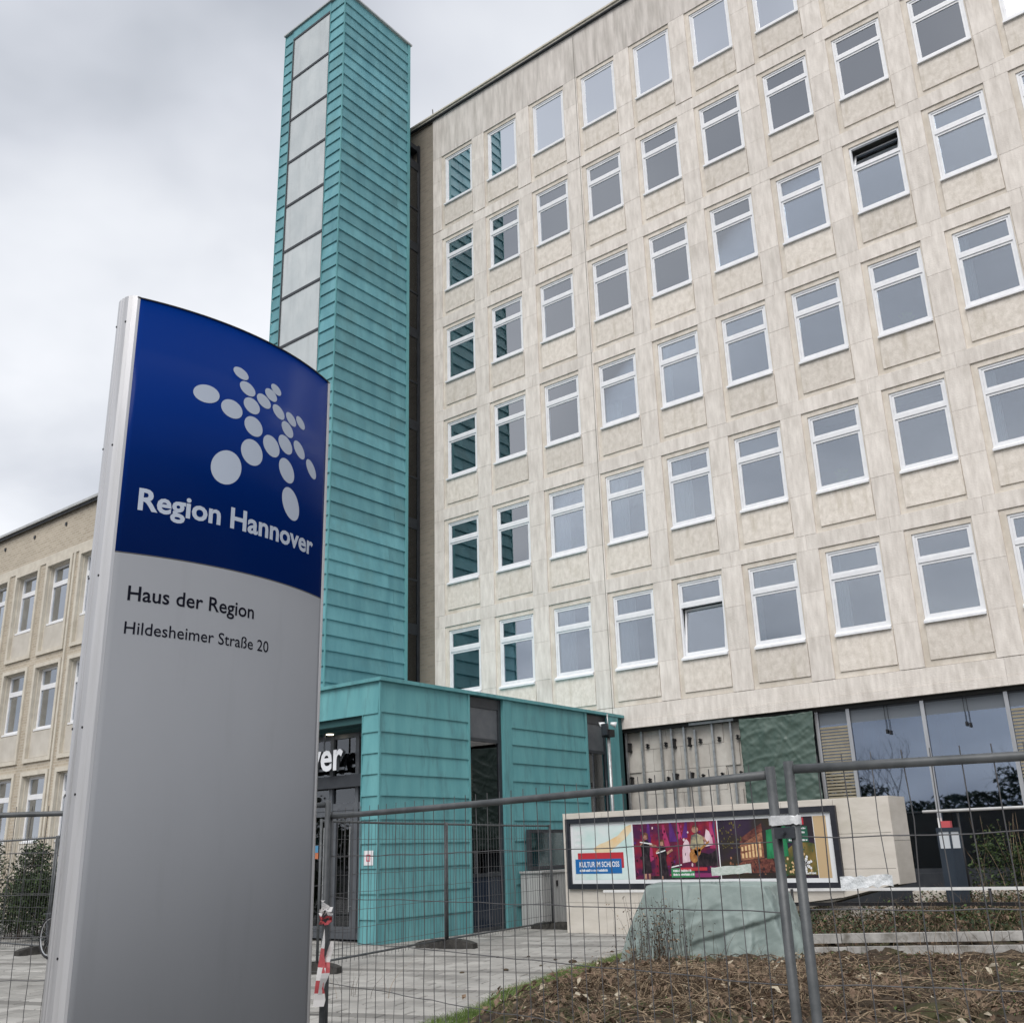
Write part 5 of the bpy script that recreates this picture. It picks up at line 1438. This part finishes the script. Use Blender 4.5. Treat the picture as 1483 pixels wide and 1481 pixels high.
part('top_rail', MB().beam((9.4,-6.35,0.80), (23.0,-5.95,0.86), 0.04, 0.042), M['whiterail'], lb)
part('lower_rail', MB().beam((12.3,-6.30,0.60), (23.0,-5.98,0.66), 0.04, 0.05), M['blackrail'], lb)
for x in (12.95, 15.9, 18.9, 21.8):
    part('post', MB().tube([(x,-6.30+0.03*(x-12.3),0.1),(x,-6.30+0.03*(x-12.3),0.83)], 0.022, 8), M['blackrail'], lb, True)
hr_ = root('handrail', (18.0,-4.0,0.3), 'pale handrail running right from the end of the billboard wall', 'handrail')
part('rail', MB().tube([(14.55,-4.2,1.97),(24.0,-3.9,1.99)], 0.026, 10), M['whiterail'], hr_, True)
for x in (15.1, 17.9, 20.7, 23.5): part('post', MB().tube([(x,-4.18+0.03*(x-14.55),0.2),(x,-4.18+0.03*(x-14.55),1.96)], 0.02, 8), M['blackrail'], hr_, True)
# bollard lamp
M['bollard'] = surf('slate_blue_bollard', (0.030,0.042,0.060), (0.042,0.055,0.075), (5,5,2), 0.4, 0, 0.25, 0.5)
bo = root('bollard_light', (15.2,-5.25,0.30), 'square slate-blue bollard light with a pale lens and red tape on its cap', 'bollard')
BA = R(-22); bc_, bs_ = math.cos(BA), math.sin(BA)
def bbox(w, z0, z1, w1=None):
    w1 = w1 or w; v8 = []
    for ww, z in ((w, z0), (w1, z1)):
        for q, t in ((-1,-1),(1,-1),(1,1),(-1,1)):
            v8.append((15.2+(q*bc_-t*bs_)*ww/2, -5.25+(q*bs_+t*bc_)*ww/2, z))
    return MB().raw(v8, [(0,3,2,1),(4,5,6,7),(0,1,5,4),(1,2,6,5),(2,3,7,6),(3,0,4,7)])
part('post', bbox(0.24, 0.36, 1.38), M['bollard'], bo)
M['lens'] = plain('bollard_lens', (0.62,0.65,0.68), 0.3)
part('lens', bbox(0.222, 1.381, 1.63), M['lens'], bo)
for q, t in ((-1,-1),(1,-1),(1,1),(-1,1)):
    cx2, cy2 = 15.2+(q*bc_-t*bs_)*0.11, -5.25+(q*bs_+t*bc_)*0.11
    part('lens_post', MB().box(cx2-0.014, cx2+0.014, cy2-0.014, cy2+0.014, 1.381, 1.63), M['bollard'], bo)
part('cap', bbox(0.25, 1.631, 1.69), M['bollard'], bo)
part('footing', bbox(0.27, 0.10, 0.359), M['kerb'], bo)
part('red_tape', MB().box(15.13, 15.27, -5.33, -5.22, 1.691, 1.79), M['tape_red'], bo); part('white_tape', MB().box(15.09, 15.129, -5.33, -5.23, 1.691, 1.84), M['tape_white'], bo)
# ledge by the windows
led = root('stone_ledge', (18.5,-2.0,0.3), 'white stone ledge with gravel below the ground floor windows', 'ledge')
for i in range(7):
    part('ledge_stone', MB().box(13.6+i*1.6+0.006, 15.2+i*1.6-0.006, -2.35, -1.95, 0.30, 0.62+0.01*(i%2)), M['bb_stone'], led)
    part('ledge_stone', MB().box(13.4+i*1.6+0.006, 15.0+i*1.6-0.006, -3.3, -2.9, 0.20, 0.42+0.006*(i%3)), M['kerb'], led)
# leafy masses ---------------------------------------------------------------
def leaves(name, boxes, n, size):
    mb = MB(); rg = random.Random(len(name)*7+n)
    for _ in range(n):
        (cx2, cy2, cz2, ax, ay, az) = rg.choice(boxes)
        while True:
            u_, v_, w_ = rg.uniform(-1,1), rg.uniform(-1,1), rg.uniform(-1,1)
            if u_*u_+v_*v_+w_*w_ <= 1: break
        k_ = rg.uniform(0.75,1.0); 
        p = (cx2+ax*u_*k_, cy2+ay*v_*k_, cz2+az*w_*k_)
        leaf(mb, p, rg.uniform(0.6,1.3)*size, rg, 0)
    return mb
hedge_b = [(14.9+0.62*i+rv.uniform(-0.2,0.2), -1.15+rv.uniform(-0.25,0.25), 0.85+rv.uniform(-0.1,0.18), 0.62, 0.45, 0.72+rv.uniform(-0.15,0.25)) for i in range(16)]
for grp in range(4):
    bs2 = hedge_b[grp*4:grp*4+4]
    mb = leaves('hedge', bs2, 5200, 0.075)
    mb.m = [0 if rv.random() < 0.6 else 1 for _ in mb.f]
    tw = MB()
    for _ in range(60):
        b_ = rv.choice(bs2); x = b_[0]+rv.uniform(-0.6,0.6); y = b_[1]+rv.uniform(-0.3,0.3)
        stalk(tw, x, y, 0.3, rv.uniform(0.9,1.75), rv.uniform(0,0.3), rv.uniform(0,6.28), 0.008, 0, 5)
    cx2 = sum(b[0] for b in bs2)/4
    hd_ = root('shrub', (cx2, -1.15, 0.3), ['loose green shrub beside the billboard wall end, before the windows', 'green shrub right behind the bollard light', 'green shrub before the windows at the right edge', 'green shrub farthest along the windows, out of frame'][grp], 'shrub', 'shrubs before the ground floor windows')
    part('crown', mb, [M['leaf_dark'], M['leaf_green']], hd_); part('stems', tw, M['stem'], hd_)
# low planting in the bed
bedm = MB(); bedt = MB()
for _ in range(34000):
    y = rv.uniform(-8.6,-2.6); x = rv.uniform(12.3,21.0)
    if y < -8.75+0.486*(x-13.6)+0.15: continue
    if y > -5.2 and x < 14.4: continue
    cl2 = min(1.0, max(0.0, clumpy(x, y, 1.5, 3.0)))*(1-0.7*math.exp(-((x-15.3)**2+(y+5.9)**2)/0.35))
    z = ground_h(x,y)+rv.uniform(0,0.46)*(0.18+0.82*cl2)*(0.6+0.4*smooth((y+8.4)/1.2))
    leaf(bedm, (x,y,z), rv.uniform(0.03,0.085), rv, rv.choices((0,1,2),(0.52,0.16,0.32) if cl2 > 0.45 else (0.30,0.10,0.60))[0])
for _ in range(5200):
    y = rv.uniform(-8.6,-3.0); x = rv.uniform(12.3,21.0)
    if y < -8.75+0.486*(x-13.6)+0.1: continue
    if y > -5.5 and x < 14.5: continue
    stalk(bedt, x, y, ground_h(x,y)-0.01, rv.uniform(0.12,0.55), rv.uniform(0.1,1.2), rv.uniform(0,6.28), rv.uniform(0.002,0.004), rv.choice((0,1)), 4)
stuff('bed_planting', bedm, [M['leaf_dark'], M['leaf_green'], M['leaf_dead']], 'low dark green and brown ground cover filling the bed behind the kerb', 'ground cover')
stuff('bed_twigs', bedt, [M['stem'], M['stem_d']], 'thin bare twigs among the bed planting behind the kerb', 'twigs')
gc = MB()
for _ in range(2500):
    x = 15.55+rv.gauss(0,0.28); y = -5.6+rv.gauss(0,0.22)
    stalk(gc, x, y, ground_h(x,y)-0.01, rv.uniform(0.06,0.2), rv.uniform(0.2,1.3), rv.uniform(0,6.28), 0.003, 0, 2)
stuff('grass_clump', gc, M['grass'], 'bright grass clump at the foot of the bollard light', 'grass')

# evergreen shrubs on the left, before the brick wing
lsh = [('dark evergreen shrub at the left edge behind the fence', -3.6, 1.95, 1.2), ('dark evergreen shrub beside the left edge of the pylon', -1.9, 1.75, 1.0), ('dark evergreen shrub hidden behind the pylon', 0.2, 1.6, 1.0), ('dark evergreen shrub out past the left frame edge', -6.0, 2.1, 1.4)]
for lab, x, h, w in lsh:
    sh = root('evergreen_shrub', (x,-10.4,0), lab, 'shrub', 'evergreen shrubs before the brick wing')
    bx_ = [(x+rv.uniform(-0.6,0.6)*w, -10.4+rv.uniform(-0.6,0.6), h*rv.uniform(0.25,0.8), 0.5*w, 0.5, 0.45) for _ in range(9)] + [(x,-10.3,h*0.9,0.4,0.4,0.4),(x-0.3,-10.7,0.35,0.8,0.5,0.35)]
    mb = leaves('evergreen', bx_, 6500, 0.085); mb.m = [0 if rv.random() < 0.75 else 1 for _ in mb.f]
    part('crown', mb, [M['leaf_dark'], M['leaf_green']], sh)
    tw = MB()
    for _ in range(24): stalk(tw, x+rv.uniform(-0.5,0.5), -10.4+rv.uniform(-0.4,0.4), 0, rv.uniform(0.7,1.0)*h, rv.uniform(0,0.4), rv.uniform(0,6.28), 0.014, 0, 5)
    part('stems', tw, M['stem_d'], sh)

# bicycle parked behind the pylon
bk_ = root('bicycle', (2.2,-12.75,0), 'dark bicycle parked behind the pylon, one wheel showing at its left edge', 'bicycle')
def wheel(cx2):
    n = 36; t_ = MB(); pts = [(cx2+0.325*math.cos(2*math.pi*i/n), -12.75, 0.345+0.325*math.sin(2*math.pi*i/n)) for i in range(n+1)]
    t_.tube(pts, 0.022, 8, 0, False); w_ = part('wheel', t_, M['black'], bk_, True)
    s_ = MB(); s_.tube([(cx2+0.30*math.cos(2*math.pi*i/n), -12.75, 0.345+0.30*math.sin(2*math.pi*i/n)) for i in range(n+1)], 0.010, 6, 0, False)
    for i in range(18):
        a = 2*math.pi*i/18; s_.tube([(cx2, -12.75, 0.345), (cx2+0.295*math.cos(a), -12.75, 0.345+0.295*math.sin(a))], 0.0015, 3)
    part('rim', s_, M['alu'], w_)
wheel(2.06); wheel(3.11)
fr_ = MB(); P_ = {'r':(2.06,-12.75,0.345),'f':(3.11,-12.75,0.345),'bb':(2.50,-12.75,0.30),'st':(2.36,-12.75,0.82),'ht':(2.94,-12.75,0.86),'hb':(2.98,-12.75,0.72)}
for a, b, rr3 in (('r','bb',0.011),('r','st',0.010),('bb','st',0.016),('st','ht',0.016),('bb','hb',0.018),('ht','hb',0.018),('hb','f',0.013)): fr_.tube([P_[a],P_[b]], rr3, 8)
part('frame', fr_, M['bollard'], bk_, True)
part('saddle', MB().tube([(2.21,-12.75,0.95),(2.33,-12.75,0.96),(2.50,-12.75,0.95)], [0.075,0.06,0.02], 10).tube([(2.36,-12.75,0.80),(2.33,-12.75,0.95)], 0.013, 6), M['black'], bk_, True)
part('handlebar', MB().tube([(2.94,-12.75,0.85),(2.90,-12.75,1.02)], 0.012, 6).tube([(2.78,-13.03,1.02),(2.92,-12.93,1.04),(2.92,-12.57,1.04),(2.78,-12.47,1.02)], 0.013, 8), M['black'], bk_, True)
part('rear_rack', MB().beam((1.88,-12.80,0.72),(2.33,-12.80,0.74),0.012,0.012).beam((1.88,-12.70,0.72),(2.33,-12.70,0.74),0.012,0.012).beam((1.88,-12.80,0.72),(1.88,-12.70,0.72),0.012,0.012).beam((1.98,-12.80,0.72),(2.06,-12.80,0.36),0.010,0.010), M['greymetal'], bk_)

# ------------------------------------------------------------------ bare trees across the street (seen only as reflections)
M['bark'] = surf('grey_bark', (0.045,0.038,0.032), (0.09,0.078,0.066), (6,6,2), 0.95)
def bare_tree(x, y, h, sd, lab_):
    rg = random.Random(sd)
    tr_o = root('bare_tree', (x,y,-0.05), lab_, 'tree', 'bare trees across the street')
    tk = MB(); cr_ = MB()
    def grow(p, d, L_, r_, lev, mb):
        pts = [p]; q = p
        for k in range(3):
            d = (d+Vector((rg.gauss(0,0.12),rg.gauss(0,0.12),rg.gauss(0.03,0.08)))).normalized(); q = q+d*L_/3; pts.append(q)
        mb.tube(pts, [r_*(1-0.16*k) for k in range(4)], 6 if lev < 2 else 3, 0, False)
        if lev >= 5: return
        for _ in range(3 if lev < 4 else 2):
            a = rg.uniform(0,6.28); sp = rg.uniform(0.35,0.8)
            s1 = d.cross(Vector((0.3,0.2,1))).normalized(); s2 = d.cross(s1)
            nd = (d*math.cos(sp)+(s1*math.cos(a)+s2*math.sin(a))*math.sin(sp)+Vector((0,0,0.12))).normalized()
            grow(pts[rg.choice((2,3,3))], nd, L_*rg.uniform(0.62,0.82), r_*0.55, lev+1, cr_)
    grow(Vector((x,y,-0.05)), Vector((0,0,1)), h*0.30, h*0.012, 0, tk)
    part('trunk', tk, M['bark'], tr_o, True); part('crown', cr_, M['bark'], tr_o)
for i, (x, y, h) in enumerate(((-8,-66,13),(3,-72,14),(-20,-62,13))):
    bare_tree(x, y, h, 100+i, ('middle bare tree across the street, mirrored in the ground floor glass', 'rightmost bare tree across the street, farthest from the building', 'leftmost bare tree across the street, behind the camera')[i])

tl = MB(); rt_ = random.Random(91)
tops_ = [5.5+2.2*math.sin(i*0.9)+rt_.uniform(-1.2,1.6) for i in range(60)]
for _ in range(36000):
    x = rt_.uniform(-90, 60); i = int((x+90)/2.5) % 60
    z = tops_[i]*rt_.random()**0.6
    leaf(tl, (x, -68+rt_.uniform(-3,3), z), rt_.uniform(0.25,0.8), rt_, 0)
stuff('far_treeline', tl, M['leaf_dark'], 'dark treeline across the street, seen only mirrored in the ground floor glass', 'treeline')
